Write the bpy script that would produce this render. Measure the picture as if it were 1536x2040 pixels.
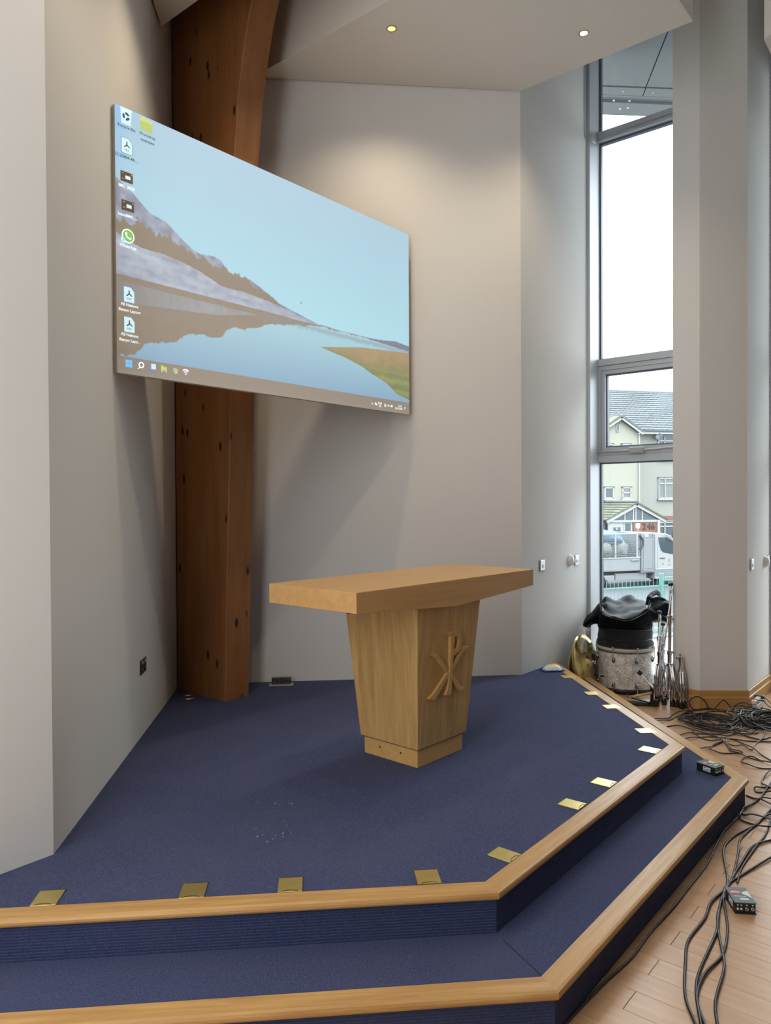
import bpy, math, random
import numpy as np
from mathutils import Vector, Matrix, noise as mnoise

# ---------------------------------------------------------------- camera, sky, lights, exposure
scn = bpy.context.scene
COL = scn.collection
for o in list(bpy.data.objects):
    bpy.data.objects.remove(o, do_unlink=True)

cam_d = bpy.data.cameras.new('camera')
cam_d.sensor_fit = 'HORIZONTAL'
cam_d.sensor_width = 36.0
cam_d.lens = 36.0 * 1480.0 / 1536.0
cam_d.clip_start, cam_d.clip_end = 0.02, 400
cam = bpy.data.objects.new('camera', cam_d)
COL.objects.link(cam)
PITCH, ROLL, CAMH = 0.012, -0.0055, 1.68
Fw = Vector((0, math.cos(PITCH), -math.sin(PITCH)))
U0 = Vector((0, math.sin(PITCH), math.cos(PITCH)))
Rt = Vector((1, 0, 0)) * math.cos(ROLL) + U0 * math.sin(ROLL)
Up = Vector((-1, 0, 0)) * math.sin(ROLL) + U0 * math.cos(ROLL)
cm = Matrix.Identity(4)
for i in range(3):
    cm[i][0], cm[i][1], cm[i][2] = Rt[i], Up[i], -Fw[i]
cm[2][3] = CAMH
cam.matrix_world = cm
scn.camera = cam

scn.view_settings.view_transform = 'Standard'
scn.view_settings.look = 'None'
scn.view_settings.gamma = 1.0
scn.view_settings.use_curve_mapping = False
scn.view_settings.exposure = 0.38
scn.cycles.max_bounces = 7; scn.cycles.diffuse_bounces = 5; scn.cycles.glossy_bounces = 3; scn.cycles.transmission_bounces = 2; scn.cycles.transparent_max_bounces = 8
scn.cycles.adaptive_threshold = 0.02
scn.cycles.caustics_reflective = False; scn.cycles.caustics_refractive = False

world = bpy.data.worlds.new('overcast_sky')
scn.world = world
world.use_nodes = True
bg = world.node_tree.nodes['Background']
bg.inputs[0].default_value = (0.90, 0.95, 1.0, 1)
# overcast sky: three times as bright at the zenith as at the horizon
wt = world.node_tree
w_tc = wt.nodes.new('ShaderNodeTexCoord'); w_sep = wt.nodes.new('ShaderNodeSeparateXYZ'); w_mr = wt.nodes.new('ShaderNodeMapRange')
w_mr.inputs[1].default_value = 0.0; w_mr.inputs[2].default_value = 1.0
SKY_H = 3.3
w_mr.inputs[3].default_value = SKY_H; w_mr.inputs[4].default_value = 3 * SKY_H
wt.links.new(w_tc.outputs['Generated'], w_sep.inputs[0]); wt.links.new(w_sep.outputs[2], w_mr.inputs[0]); wt.links.new(w_mr.outputs[0], bg.inputs[1])

D2R = math.pi / 180
def dv(a):
    return Vector((math.cos(a * D2R), math.sin(a * D2R), 0))
TH = 50.4                       # the hall's cross axis; its long axis is square to it
U, V = dv(TH), dv(TH - 90)
AP = Vector((-1.584, 5.699, 0)) # apex of the chancel, behind the timber post
def uv(a, b, z=0.0):
    return AP + U * a + V * b + Vector((0, 0, z))

def area_light(name, loc, direction, sx, sy, power, color):
    d = bpy.data.lights.new(name, 'AREA')
    d.shape = 'RECTANGLE'; d.size = sx; d.size_y = sy
    d.energy = power; d.color = color
    o = bpy.data.objects.new(name, d); COL.objects.link(o)
    o.location = loc
    o.rotation_euler = Vector(direction).to_track_quat('-Z', 'Y').to_euler()
    return o
# area lights standing in for the hall's unseen left windows, before closed walls
DAY = (0.99, 0.965, 0.935)
area_light('daylight_left_bay', uv(-3.27, 2.43, 2.9), U, 0.85, 5.0, 26, DAY)
area_light('daylight_left_bay', uv(-4.17, 3.70, 2.9), U, 1.0, 5.0, 60, DAY)

# ---------------------------------------------------------------- helpers
def sub(c):                     # 0-255 display colour to linear
    return tuple((x / 255 / 12.92) if x / 255 <= .04045 else ((x / 255 + .055) / 1.055) ** 2.4 for x in c)

class MB:
    """collects geometry for ONE mesh object"""
    def __init__(s):
        s.v, s.f, s.sm = [], [], []
    def add(s, vs, fs, smooth=False):
        n = len(s.v)
        s.v += [tuple(p) for p in vs]
        s.f += [tuple(i + n for i in q) for q in fs]
        s.sm += [smooth] * len(fs)
        return s
    def box(s, c, d, rz=0.0, M=None):
        x, y, z = d[0] / 2, d[1] / 2, d[2] / 2
        vs = [Vector(p) for p in ((-x,-y,-z),(x,-y,-z),(x,y,-z),(-x,y,-z),(-x,-y,z),(x,-y,z),(x,y,z),(-x,y,z))]
        R = M if M is not None else Matrix.Rotation(rz, 3, 'Z')
        vs = [R @ p + Vector(c) for p in vs]
        return s.add(vs, [(0,3,2,1),(4,5,6,7),(0,1,5,4),(1,2,6,5),(2,3,7,6),(3,0,4,7)])
    def b2(s, lo, hi):
        return s.box([(a + b) / 2 for a, b in zip(lo, hi)], [b - a for a, b in zip(lo, hi)])
    def prism(s, pts, z0, z1):
        n = len(pts)
        ar = sum(pts[i][0]*pts[(i+1)%n][1]-pts[(i+1)%n][0]*pts[i][1] for i in range(n))
        if ar < 0: pts = pts[::-1]
        vs = [(p[0], p[1], z0) for p in pts] + [(p[0], p[1], z1) for p in pts]
        fs = [tuple(range(n - 1, -1, -1)), tuple(range(n, 2 * n))]
        fs += [(i, (i + 1) % n, n + (i + 1) % n, n + i) for i in range(n)]
        return s.add(vs, fs)
    def extr(s, pts, o, ax, ay, n, smooth=False):
        """polygon pts in the plane (o, ax, ay) pushed along the vector n"""
        o, ax, ay, n = Vector(o), Vector(ax), Vector(ay), Vector(n)
        ar = sum(pts[i][0]*pts[(i+1)%len(pts)][1]-pts[(i+1)%len(pts)][0]*pts[i][1] for i in range(len(pts)))
        if (ar > 0) != (ax.cross(ay).dot(n) > 0): pts = pts[::-1]
        k = len(pts)
        vs = [o + ax*p[0] + ay*p[1] for p in pts] + [o + ax*p[0] + ay*p[1] + n for p in pts]
        fs = [tuple(range(k - 1, -1, -1)), tuple(range(k, 2 * k))] + [(i, (i+1)%k, k+(i+1)%k, k+i) for i in range(k)]
        return s.add(vs, fs)
    def lathe(s, prof, seg=24, c=(0,0,0), M=None, smooth=True, a0=0, a1=2*math.pi):
        full = abs(a1 - a0 - 2 * math.pi) < 1e-6
        m = seg if full else seg + 1
        vs = []
        for k in range(m):
            a = a0 + (a1 - a0) * k / seg
            for r, z in prof:
                p = Vector((r * math.cos(a), r * math.sin(a), z))
                if M is not None: p = M @ p
                vs.append(p + Vector(c))
        n = len(prof); fs = []
        for k in range(seg):
            k2 = (k + 1) % m
            for i in range(n - 1):
                fs.append((k*n+i, k2*n+i, k2*n+i+1, k*n+i+1))
        return s.add(vs, fs, smooth)
    def cyl(s, p, q, r, seg=10, r2=None):
        p, q = Vector(p), Vector(q); d = q - p; L = d.length
        M = d.to_track_quat('Z', 'Y').to_matrix()
        r2 = r if r2 is None else r2
        return s.lathe([(0, 0), (r, 0), (r2, L), (0, L)], seg, p, M, smooth=False) if False else s._cyl(p, M, L, r, r2, seg)
    def _cyl(s, p, M, L, r, r2, seg):
        vs = []
        for k in range(seg):
            a = 2 * math.pi * k / seg
            vs.append(M @ Vector((r*math.cos(a), r*math.sin(a), 0)) + p)
        for k in range(seg):
            a = 2 * math.pi * k / seg
            vs.append(M @ Vector((r2*math.cos(a), r2*math.sin(a), L)) + p)
        s.add(vs, [(i, (i+1)%seg, seg+(i+1)%seg, seg+i) for i in range(seg)], True)
        s.add(vs[:seg], [tuple(range(seg-1, -1, -1))]); s.add(vs[seg:], [tuple(range(seg))])
        return s
    def sphere(s, c, r, seg=14, rings=8, sc=(1,1,1)):
        vs, fs = [], []
        for i in range(rings + 1):
            t = math.pi * i / rings
            for k in range(seg):
                a = 2 * math.pi * k / seg
                vs.append((c[0]+sc[0]*r*math.sin(t)*math.cos(a), c[1]+sc[1]*r*math.sin(t)*math.sin(a), c[2]+sc[2]*r*math.cos(t)))
        for i in range(rings):
            for k in range(seg):
                fs.append((i*seg+k, (i+1)*seg+k, (i+1)*seg+(k+1)%seg, i*seg+(k+1)%seg))
        return s.add(vs, fs, True)
    def tube(s, pts, r, seg=7, closed=False):
        pts = [Vector(p) for p in pts]; n = len(pts)
        vs, fs = [], []
        nrm = None
        for i in range(n):
            a = pts[(i-1) % n] if (closed or i > 0) else pts[0]
            b = pts[(i+1) % n] if (closed or i < n-1) else pts[-1]
            t = (b - a).normalized()
            if nrm is None:
                nrm = t.orthogonal().normalized()
            else:
                nrm = (nrm - t * nrm.dot(t)).normalized()
            bn = t.cross(nrm)
            rr = r[i] if isinstance(r, (list, tuple)) else r
            for k in range(seg):
                an = 2 * math.pi * k / seg
                vs.append(pts[i] + (nrm * math.cos(an) + bn * math.sin(an)) * rr)
        for i in range(n if closed else n - 1):
            j = (i + 1) % n
            for k in range(seg):
                fs.append((i*seg+k, i*seg+(k+1)%seg, j*seg+(k+1)%seg, j*seg+k))
        s.add(vs, fs, True)
        if not closed:
            s.add(vs[:seg], [tuple(range(seg-1, -1, -1))]); s.add(vs[-seg:], [tuple(range(seg))])
        return s
    def grid(s, rows, smooth=True):
        m, n = len(rows), len(rows[0])
        vs = [p for r in rows for p in r]
        fs = [(i*n+j, i*n+j+1, (i+1)*n+j+1, (i+1)*n+j) for i in range(m-1) for j in range(n-1)]
        return s.add(vs, fs, smooth)
    def mesh(s, name):
        me = bpy.data.meshes.new(name)
        me.from_pydata(s.v, [], s.f)
        me.polygons.foreach_set('use_smooth', s.sm)
        me.update()
        return me
    def build(s, name, mat, parent=None, loc=None, rz=0.0, bevel=0.0, solid=0.0, subsurf=0):
        me = s.mesh(name)
        o = bpy.data.objects.new(name, me); COL.objects.link(o)
        if mat: me.materials.append(mat)
        if parent: o.parent = parent
        if loc is not None: o.location = loc
        if rz: o.rotation_euler = (0, 0, rz)
        if solid:
            m = o.modifiers.new('thickness', 'SOLIDIFY'); m.thickness = solid; m.offset = 0
        if subsurf:
            m = o.modifiers.new('smooth', 'SUBSURF'); m.levels = m.render_levels = subsurf
        if bevel:
            m = o.modifiers.new('bevel', 'BEVEL'); m.width = bevel; m.segments = 2; m.limit_method = 'ANGLE'; m.angle_limit = 0.7
        return o

def tag(o, label=None, cat=None, group=None, kind=None):
    if label: o['label'] = label
    if cat: o['category'] = cat
    if group: o['group'] = group
    if kind: o['kind'] = kind
    return o
def thing(name, label, cat, loc=(0,0,0), rz=0.0, group=None):
    o = bpy.data.objects.new(name, None); COL.objects.link(o)
    o.empty_display_size = 0.1
    o.location = loc; o.rotation_euler = (0, 0, rz)
    return tag(o, label, cat, group)
def struct(name, label=None, loc=(0,0,0)):
    o = bpy.data.objects.new(name, None); COL.objects.link(o); o.location = loc
    o['kind'] = 'structure'
    if label: o['label'] = label
    return o
def smooth_path(pts, n=8):
    """Catmull-Rom through 3-D points"""
    P = [Vector(p) for p in pts]
    P = [P[0]*2 - P[1]] + P + [P[-1]*2 - P[-2]]
    out = []
    for i in range(1, len(P) - 2):
        for k in range(n):
            t = k / n
            a, b, c, d = P[i-1], P[i], P[i+1], P[i+2]
            out.append(0.5*((2*b) + (c-a)*t + (2*a-5*b+4*c-d)*t*t + (3*b-a-3*c+d)*t*t*t))
    out.append(P[-2])
    return out
def text_mesh(body, size, align='CENTER'):
    cu = bpy.data.curves.new('text', 'FONT')
    cu.body = body; cu.size = size; cu.align_x = align; cu.align_y = 'CENTER'; cu.resolution_u = 2; cu.offset = size * .007
    o = bpy.data.objects.new('text', cu); COL.objects.link(o)
    dg = bpy.context.evaluated_depsgraph_get()
    me = bpy.data.meshes.new_from_object(o.evaluated_get(dg))
    bpy.data.objects.remove(o, do_unlink=True)
    vs = [tuple(p.co) for p in me.vertices]; fs = [tuple(p.vertices) for p in me.polygons]
    bpy.data.meshes.remove(me)
    return vs, fs

# ---------------------------------------------------------------- materials
MATS = {}
def nd(nt, typ, **kw):
    n = nt.nodes.new(typ)
    for k, v in kw.items(): setattr(n, k, v)
    return n
def base_mat(name):
    m = bpy.data.materials.new(name); m.use_nodes = True
    nt = m.node_tree
    p = nt.nodes['Principled BSDF']
    MATS[name] = m
    return m, nt, p
def plain(name, col, rough=0.6, metal=0.0, var=0.0, vscale=8.0, bump=0.0, bscale=60.0, spec=0.5, sheen=0.0):
    m, nt, p = base_mat(name)
    p.inputs['Roughness'].default_value = rough
    p.inputs['Metallic'].default_value = metal
    p.inputs['Specular IOR Level'].default_value = spec
    p.inputs['Base Color'].default_value = (*col, 1)
    if sheen: p.inputs['Sheen Weight'].default_value = sheen
    tc = nd(nt, 'ShaderNodeTexCoord')
    if var:
        n = nd(nt, 'ShaderNodeTexNoise'); n.inputs['Scale'].default_value = vscale; n.inputs['Detail'].default_value = 4
        r = nd(nt, 'ShaderNodeMixRGB'); r.blend_type = 'MIX'
        r.inputs[1].default_value = (*[c * (1 - var) for c in col], 1); r.inputs[2].default_value = (*[min(1, c * (1 + var)) for c in col], 1)
        nt.links.new(tc.outputs['Object'], n.inputs['Vector'])
        nt.links.new(n.outputs['Fac'], r.inputs[0]); nt.links.new(r.outputs[0], p.inputs['Base Color'])
    if bump:
        n = nd(nt, 'ShaderNodeTexNoise'); n.inputs['Scale'].default_value = bscale; n.inputs['Detail'].default_value = 3
        b = nd(nt, 'ShaderNodeBump'); b.inputs['Strength'].default_value = bump; b.inputs['Distance'].default_value = 0.01
        nt.links.new(tc.outputs['Object'], n.inputs['Vector'])
        nt.links.new(n.outputs['Fac'], b.inputs['Height']); nt.links.new(b.outputs[0], p.inputs['Normal'])
    return m
def wood(name, c1, c2, axis='X', scale=6.0, stretch=14.0, rough=0.45, knots=0.0, rand=0.0, spec=0.4, fine=0.35, knot_scale=5.0, knot_c=(0.02, 0.01, 0.006)):
    """grain running along one object axis"""
    m, nt, p = base_mat(name)
    p.inputs['Roughness'].default_value = rough
    p.inputs['Specular IOR Level'].default_value = spec
    tc = nd(nt, 'ShaderNodeTexCoord'); mp = nd(nt, 'ShaderNodeMapping')
    s = [stretch] * 3; s['XYZ'.index(axis)] = 1.0
    mp.inputs['Scale'].default_value = s
    L = nt.links.new
    src = tc.outputs['Object']
    oi = nd(nt, 'ShaderNodeObjectInfo')
    if rand:
        ad = nd(nt, 'ShaderNodeVectorMath', operation='MULTIPLY_ADD')
        ad.inputs[1].default_value = (1, 1, 1)
        cb = nd(nt, 'ShaderNodeCombineXYZ'); mu = nd(nt, 'ShaderNodeMath', operation='MULTIPLY'); mu.inputs[1].default_value = 37.0
        L(oi.outputs['Random'], mu.inputs[0]); L(mu.outputs[0], cb.inputs[0]); L(mu.outputs[0], cb.inputs[1])
        L(src, ad.inputs[0]); L(cb.outputs[0], ad.inputs[2]); src = ad.outputs[0]
    L(src, mp.inputs['Vector'])
    n1 = nd(nt, 'ShaderNodeTexNoise'); n1.inputs['Scale'].default_value = scale * 0.35; n1.inputs['Detail'].default_value = 6; n1.inputs['Distortion'].default_value = 0.7
    n2 = nd(nt, 'ShaderNodeTexNoise'); n2.inputs['Scale'].default_value = scale * 3.5; n2.inputs['Detail'].default_value = 3
    L(mp.outputs[0], n1.inputs['Vector']); L(mp.outputs[0], n2.inputs['Vector'])
    mx = nd(nt, 'ShaderNodeMath', operation='MULTIPLY_ADD'); mx.inputs[1].default_value = fine
    sc = nd(nt, 'ShaderNodeMath', operation='MULTIPLY_ADD'); sc.inputs[1].default_value = 1.6; sc.inputs[2].default_value = -0.3 - fine * 0.5
    L(n1.outputs['Fac'], sc.inputs[0]); L(n2.outputs['Fac'], mx.inputs[0]); L(sc.outputs[0], mx.inputs[2])
    out = mx.outputs[0]
    if rand:
        r2 = nd(nt, 'ShaderNodeMath', operation='MULTIPLY_ADD'); r2.inputs[1].default_value = rand; 
        L(oi.outputs['Random'], r2.inputs[0]); L(out, r2.inputs[2])
        r3 = nd(nt, 'ShaderNodeMath', operation='SUBTRACT'); r3.inputs[1].default_value = rand / 2; L(r2.outputs[0], r3.inputs[0]); out = r3.outputs[0]
    cr = nd(nt, 'ShaderNodeMixRGB'); cr.inputs[1].default_value = (*c1, 1); cr.inputs[2].default_value = (*c2, 1); cr.use_clamp = True
    cl = nd(nt, 'ShaderNodeClamp'); L(out, cl.inputs[0]); L(cl.outputs[0], cr.inputs[0])
    colour = cr.outputs[0]
    if knots:
        mk = nd(nt, 'ShaderNodeMapping'); ks = [1.0] * 3; ks['XYZ'.index(axis)] = 0.42; mk.inputs['Scale'].default_value = ks
        L(src, mk.inputs['Vector'])
        vo = nd(nt, 'ShaderNodeTexVoronoi'); vo.inputs['Scale'].default_value = knot_scale
        L(mk.outputs[0], vo.inputs['Vector'])
        ra = nd(nt, 'ShaderNodeMapRange'); ra.inputs[1].default_value = knots; ra.inputs[2].default_value = knots * 0.5
        L(vo.outputs['Distance'], ra.inputs[0])
        k = nd(nt, 'ShaderNodeMixRGB'); k.inputs[2].default_value = (*knot_c, 1)
        L(ra.outputs[0], k.inputs[0]); L(colour, k.inputs[1]); colour = k.outputs[0]
    L(colour, p.inputs['Base Color'])
    b = nd(nt, 'ShaderNodeBump'); b.inputs['Strength'].default_value = 0.08; b.inputs['Distance'].default_value = 0.004
    L(n2.outputs['Fac'], b.inputs['Height']); L(b.outputs[0], p.inputs['Normal'])
    return m
def carpet(name, c1, c2, rib=0.0):
    m, nt, p = base_mat(name); L = nt.links.new
    p.inputs['Roughness'].default_value = 1.0; p.inputs['Specular IOR Level'].default_value = 0.1
    p.inputs['Sheen Weight'].default_value = 0.15; p.inputs['Sheen Tint'].default_value = (0.5, 0.55, 0.8, 1)
    tc = nd(nt, 'ShaderNodeTexCoord')
    n1 = nd(nt, 'ShaderNodeTexNoise'); n1.inputs['Scale'].default_value = 150; n1.inputs['Detail'].default_value = 6; n1.inputs['Roughness'].default_value = .8
    n2 = nd(nt, 'ShaderNodeTexNoise'); n2.inputs['Scale'].default_value = 2.2; n2.inputs['Detail'].default_value = 4
    L(tc.outputs['Object'], n1.inputs['Vector']); L(tc.outputs['Object'], n2.inputs['Vector'])
    ra = nd(nt, 'ShaderNodeMapRange'); ra.inputs[1].default_value = 0.36; ra.inputs[2].default_value = 0.68
    L(n1.outputs['Fac'], ra.inputs[0])
    mx = nd(nt, 'ShaderNodeMixRGB'); mx.inputs[1].default_value = (*c1, 1); mx.inputs[2].default_value = (*c2, 1)
    L(ra.outputs[0], mx.inputs[0])
    # traffic wear: slightly paler, warmer patches
    wr = nd(nt, 'ShaderNodeMapRange'); wr.inputs[1].default_value = 0.45; wr.inputs[2].default_value = 0.72; wr.inputs[4].default_value = 0.22
    L(n2.outputs['Fac'], wr.inputs[0])
    m2 = nd(nt, 'ShaderNodeMixRGB'); m2.inputs[2].default_value = (0.10, 0.092, 0.155, 1)
    L(wr.outputs[0], m2.inputs[0]); L(mx.outputs[0], m2.inputs[1]); L(m2.outputs[0], p.inputs['Base Color'])
    b = nd(nt, 'ShaderNodeBump'); b.inputs['Strength'].default_value = 0.6; b.inputs['Distance'].default_value = 0.004
    if rib:
        wv = nd(nt, 'ShaderNodeTexWave', wave_type='BANDS', bands_direction='Z'); wv.inputs['Scale'].default_value = rib; wv.inputs['Distortion'].default_value = 0.6
        L(tc.outputs['Object'], wv.inputs['Vector'])
        rb_ = nd(nt, 'ShaderNodeMixRGB', blend_type='MULTIPLY'); rb_.inputs[0].default_value = .30
        L(m2.outputs[0], rb_.inputs[1]); L(wv.outputs['Color'], rb_.inputs[2]); L(rb_.outputs[0], p.inputs['Base Color'])
        a = nd(nt, 'ShaderNodeMath', operation='ADD'); L(wv.outputs['Fac'], a.inputs[0]); L(n1.outputs['Fac'], a.inputs[1]); L(a.outputs[0], b.inputs['Height'])
    else:
        L(n1.outputs['Fac'], b.inputs['Height'])
    L(b.outputs[0], p.inputs['Normal'])
    return m
def emit(name, col, strength):
    m, nt, p = base_mat(name)
    p.inputs['Base Color'].default_value = (*col, 1)
    p.inputs['Emission Color'].default_value = (*col, 1)
    p.inputs['Emission Strength'].default_value = strength
    return m
def glass(name, tint=(0.96, 0.985, 0.975), gloss=0.05, rough=0.0):
    m, nt, p = base_mat(name); L = nt.links.new
    nt.nodes.remove(p)
    t = nd(nt, 'ShaderNodeBsdfTransparent'); t.inputs[0].default_value = (*tint, 1)
    g = nd(nt, 'ShaderNodeBsdfGlossy'); g.inputs['Roughness'].default_value = rough
    mx = nd(nt, 'ShaderNodeMixShader'); mx.inputs[0].default_value = gloss
    L(t.outputs[0], mx.inputs[1]); L(g.outputs[0], mx.inputs[2])
    L(mx.outputs[0], nt.nodes['Material Output'].inputs['Surface'])
    return m
M = MATS
plain('wall_paint', (0.70, 0.70, 0.695), 0.92, var=0.02, vscale=1.5, bump=0.03, bscale=90, spec=0.2)
plain('ceiling_paint', (0.76, 0.73, 0.68), 0.95, bump=0.02, bscale=70, spec=0.15)
carpet('carpet', (0.022, 0.029, 0.074), (0.082, 0.098, 0.200))
carpet('carpet_riser', (0.022, 0.033, 0.090), (0.066, 0.088, 0.20), rib=30)
wood('oak_nosing_x', (0.60, 0.37, 0.14), (0.36, 0.19, 0.065), 'X', 7, 16, 0.38)
wood('oak_veneer_z', (0.62, 0.40, 0.160), (0.36, 0.205, 0.065), 'Z', 5, 15, 0.42)
wood('oak_veneer_x', (0.60, 0.36, 0.145), (0.47, 0.265, 0.095), 'X', 5, 15, 0.40)
wood('oak_plinth_x', (0.62, 0.385, 0.145), (0.48, 0.275, 0.090), 'X', 5, 15, 0.40)
wood('pine_post', (0.36, 0.158, 0.052), (0.205, 0.078, 0.025), 'Z', 2.6, 9, 0.5, knots=0.155, knot_scale=8.0)
wood('laminate', (0.55, 0.345, 0.19), (0.43, 0.245, 0.125), 'Y', 7, 14, 0.28, rand=0.22, spec=0.5)
wood('skirting_oak', (0.56, 0.33, 0.125), (0.42, 0.22, 0.075), 'X', 6, 14, 0.4)
plain('floor_bed', (0.20, 0.12, 0.07), 0.8)
plain('brass', (0.72, 0.58, 0.22), 0.34, metal=0.85, var=0.12, vscale=18, bump=0.04, bscale=40)
plain('brass_dark', (0.10, 0.075, 0.03), 0.5, metal=0.6)
plain('black_rubber', (0.012, 0.012, 0.014), 0.55)
plain('black_plastic', (0.018, 0.02, 0.024), 0.4)
plain('cable_black', (0.014, 0.013, 0.016), 0.42, spec=0.6)
plain('cable_grey', (0.045, 0.045, 0.055), 0.4, spec=0.6)
plain('chrome', (0.86, 0.87, 0.90), 0.07, metal=1.0)
plain('steel', (0.55, 0.56, 0.57), 0.28, metal=1.0, var=0.05, vscale=30)
plain('aluminium', (0.44, 0.47, 0.51), 0.42, metal=0.35, var=0.03, vscale=4)
plain('aluminium_dark', (0.10, 0.115, 0.15), 0.4, metal=0.3)
plain('white_plastic', (0.78, 0.77, 0.73), 0.4)
plain('screen_edge', (0.62, 0.57, 0.51), 0.7)
M['glass'] = glass('glass')

# ---------------------------------------------------------------- room shell
ZC = 6.6
def wall(name, p, q, z0=0.0, z1=ZC, t=0.16, side=1, label=None):
    """slab from p to q; its room face lies on the line pq, thickness pushed to the given side"""
    p, q = Vector((p[0], p[1], 0)), Vector((q[0], q[1], 0))
    d = (q - p).normalized(); n = Vector((-d.y, d.x, 0)) * side * t
    o = MB().prism([p[:2], q[:2], (q + n)[:2], (p + n)[:2]], z0, z1).build(name, M['wall_paint'])
    o['kind'] = 'structure'
    if label: o['label'] = label
    return o
B0 = Vector((-1.322, 2.926, 0)); C0 = Vector((1.09, 5.952, 0))
A_END = B0 - U * 1.24
D_END = C0 + U * 1.235
wall('wall_left', AP - dv(95.4) * -0.02, B0, side=-1, label='white left chancel wall running back to the timber post')
wall('wall_far_left', B0, A_END, side=-1, label='white wall face at the left edge of the picture')
wall('wall_back', AP, C0, side=1, label='white back wall of the chancel to the right of the timber post')
wall('wall_right', C0, D_END, side=1, label='white wall face with switches beside the tall window')
EC = Vector((2.54, 6.005, 0))
def ep(a, b):
    return EC + U * a + V * b
pier = MB().prism([ep(0, -.2125)[:2], ep(0, 0)[:2], ep(.2345, .299)[:2], ep(1.0, .299)[:2], ep(1.0, .14)[:2], ep(.56, .14)[:2], ep(.56, -.2125)[:2]], 0, ZC).build('wall_pier', M['wall_paint'])
tag(pier, 'white faceted wall pier to the right of the tall window', kind='structure')

# the rest of the hall, outside the frame
def hw(name, a, b, z0=0.0, z1=ZC, side=1):
    return wall(name, uv(*a), uv(*b), z0, z1, 0.12, side)
hw('wall_hall_left', (-3.30, 1.95), (-3.30, 2.87), side=-1)  # left slabs added across the unseen window openings to keep sky light out
hw('wall_hall_left', (-4.20, 3.17), (-4.20, 4.25), side=-1)
hw('wall_hall_left', (-5.10, 4.5), (-5.10, 5.6), side=-1)
hw('wall_hall_right', (5.05, 4.5), (5.05, 5.6), side=1)  # right bay openings also walled up to cut the sky light
hw('wall_hall_right', (5.05, 6.3), (5.05, 7.65), side=1)
hw('wall_hall_left', (-3.30, 2.87), (-4.20, 3.17), side=-1)
hw('wall_hall_left', (-4.20, 4.25), (-5.10, 4.5), side=-1)
hw('wall_hall_left', (-5.10, 5.6), (-5.10, 11.0), side=-1)
hw('wall_hall_right', (4.02, 4.25), (5.05, 4.5), side=1)
hw('wall_hall_right', (5.05, 5.6), (5.05, 6.3), side=1)
hw('wall_hall_right', (5.05, 7.65), (5.05, 11.0), side=1)
hw('wall_hall_end', (-5.2, 11.0), (5.2, 11.0), side=1)

# keep the high ceiling inside the building line
ceil = MB().prism([uv(0, -.2)[:2], uv(2.1, 1.85)[:2], uv(3.45, 1.85)[:2], uv(3.5, 2.8)[:2], uv(5.2, 4.3)[:2], uv(5.2, 11.2)[:2], uv(-5.2, 11.2)[:2], uv(-5.2, 4.3)[:2], uv(-3.5, 2.8)[:2], uv(-3.45, 1.85)[:2], uv(-2.1, 1.85)[:2]], ZC, ZC + .15).build('ceiling', M['ceiling_paint'])
tag(ceil, 'high white ceiling of the hall', kind='structure')
ZS = 4.95
def bulkhead(name, s, label):
    pts = [(s*.40, .42), (s*1.895, 1.905), (s*1.895, 3.229), (s*.40, 3.229)]
    o = MB().prism([uv(*p)[:2] for p in pts], ZS, ZC - 0.001).build(name, M['ceiling_paint'])
    return tag(o, label, kind='structure')
bulkhead('ceiling_bulkhead', 1, 'white dropped ceiling with two downlights above the back wall')
bulkhead('ceiling_bulkhead', -1, 'white dropped ceiling corner above the left wall')
# raked lining over the far right bay
o = MB().prism([ep(-.43, .57)[:2], ep(1.1, .545)[:2], ep(1.1, 2.4)[:2], ep(-1.55, 1.87)[:2]], 4.95, ZC - .001).build('ceiling_bay', M['ceiling_paint'])
tag(o, 'white bulkhead corner over the bay at the right edge', kind='structure')

# hall floor with planks laid along the hall
fl = MB().prism([uv(0, -.3)[:2], uv(2.1, 1.75)[:2], uv(3.5, 1.75)[:2], uv(3.5, 2.8)[:2], uv(5.2, 4.3)[:2], uv(5.2, 11.2)[:2], uv(-5.2, 11.2)[:2], uv(-5.2, 4.3)[:2], uv(-3.5, 2.8)[:2], uv(-3.5, 1.75)[:2], uv(-2.1, 1.75)[:2]], -0.2, -0.009).build('floor', M['floor_bed'])
tag(fl, 'oak laminate plank floor of the hall', kind='structure')
PW, PL, PG = 0.115, 1.74, 0.0011
o0 = Vector((0, 0, 0))
def plank_mesh(L):
    m = MB(); x, y = PW/2 - PG/2, L/2 - PG/2; c = 0.0012
    vs = [(-x,-y,-.009),(x,-y,-.009),(x,y,-.009),(-x,y,-.009),(-x,-y,-c),(x,-y,-c),(x,y,-c),(-x,y,-c),(-x+c,-y+c,0),(x-c,-y+c,0),(x-c,y-c,0),(-x+c,y-c,0)]
    m.add(vs, [(0,3,2,1),(0,1,5,4),(1,2,6,5),(2,3,7,6),(3,0,4,7),(4,5,9,8),(5,6,10,9),(6,7,11,10),(7,4,8,11),(8,9,10,11)])
    me = m.mesh('plank'); me.materials.append(M['laminate']); return me
PM = plank_mesh(PL)
rows = []
u0 = 2.3767 - 0.115 * 8              # measured joint position along U (world origin)
stuff = MB()
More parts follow.
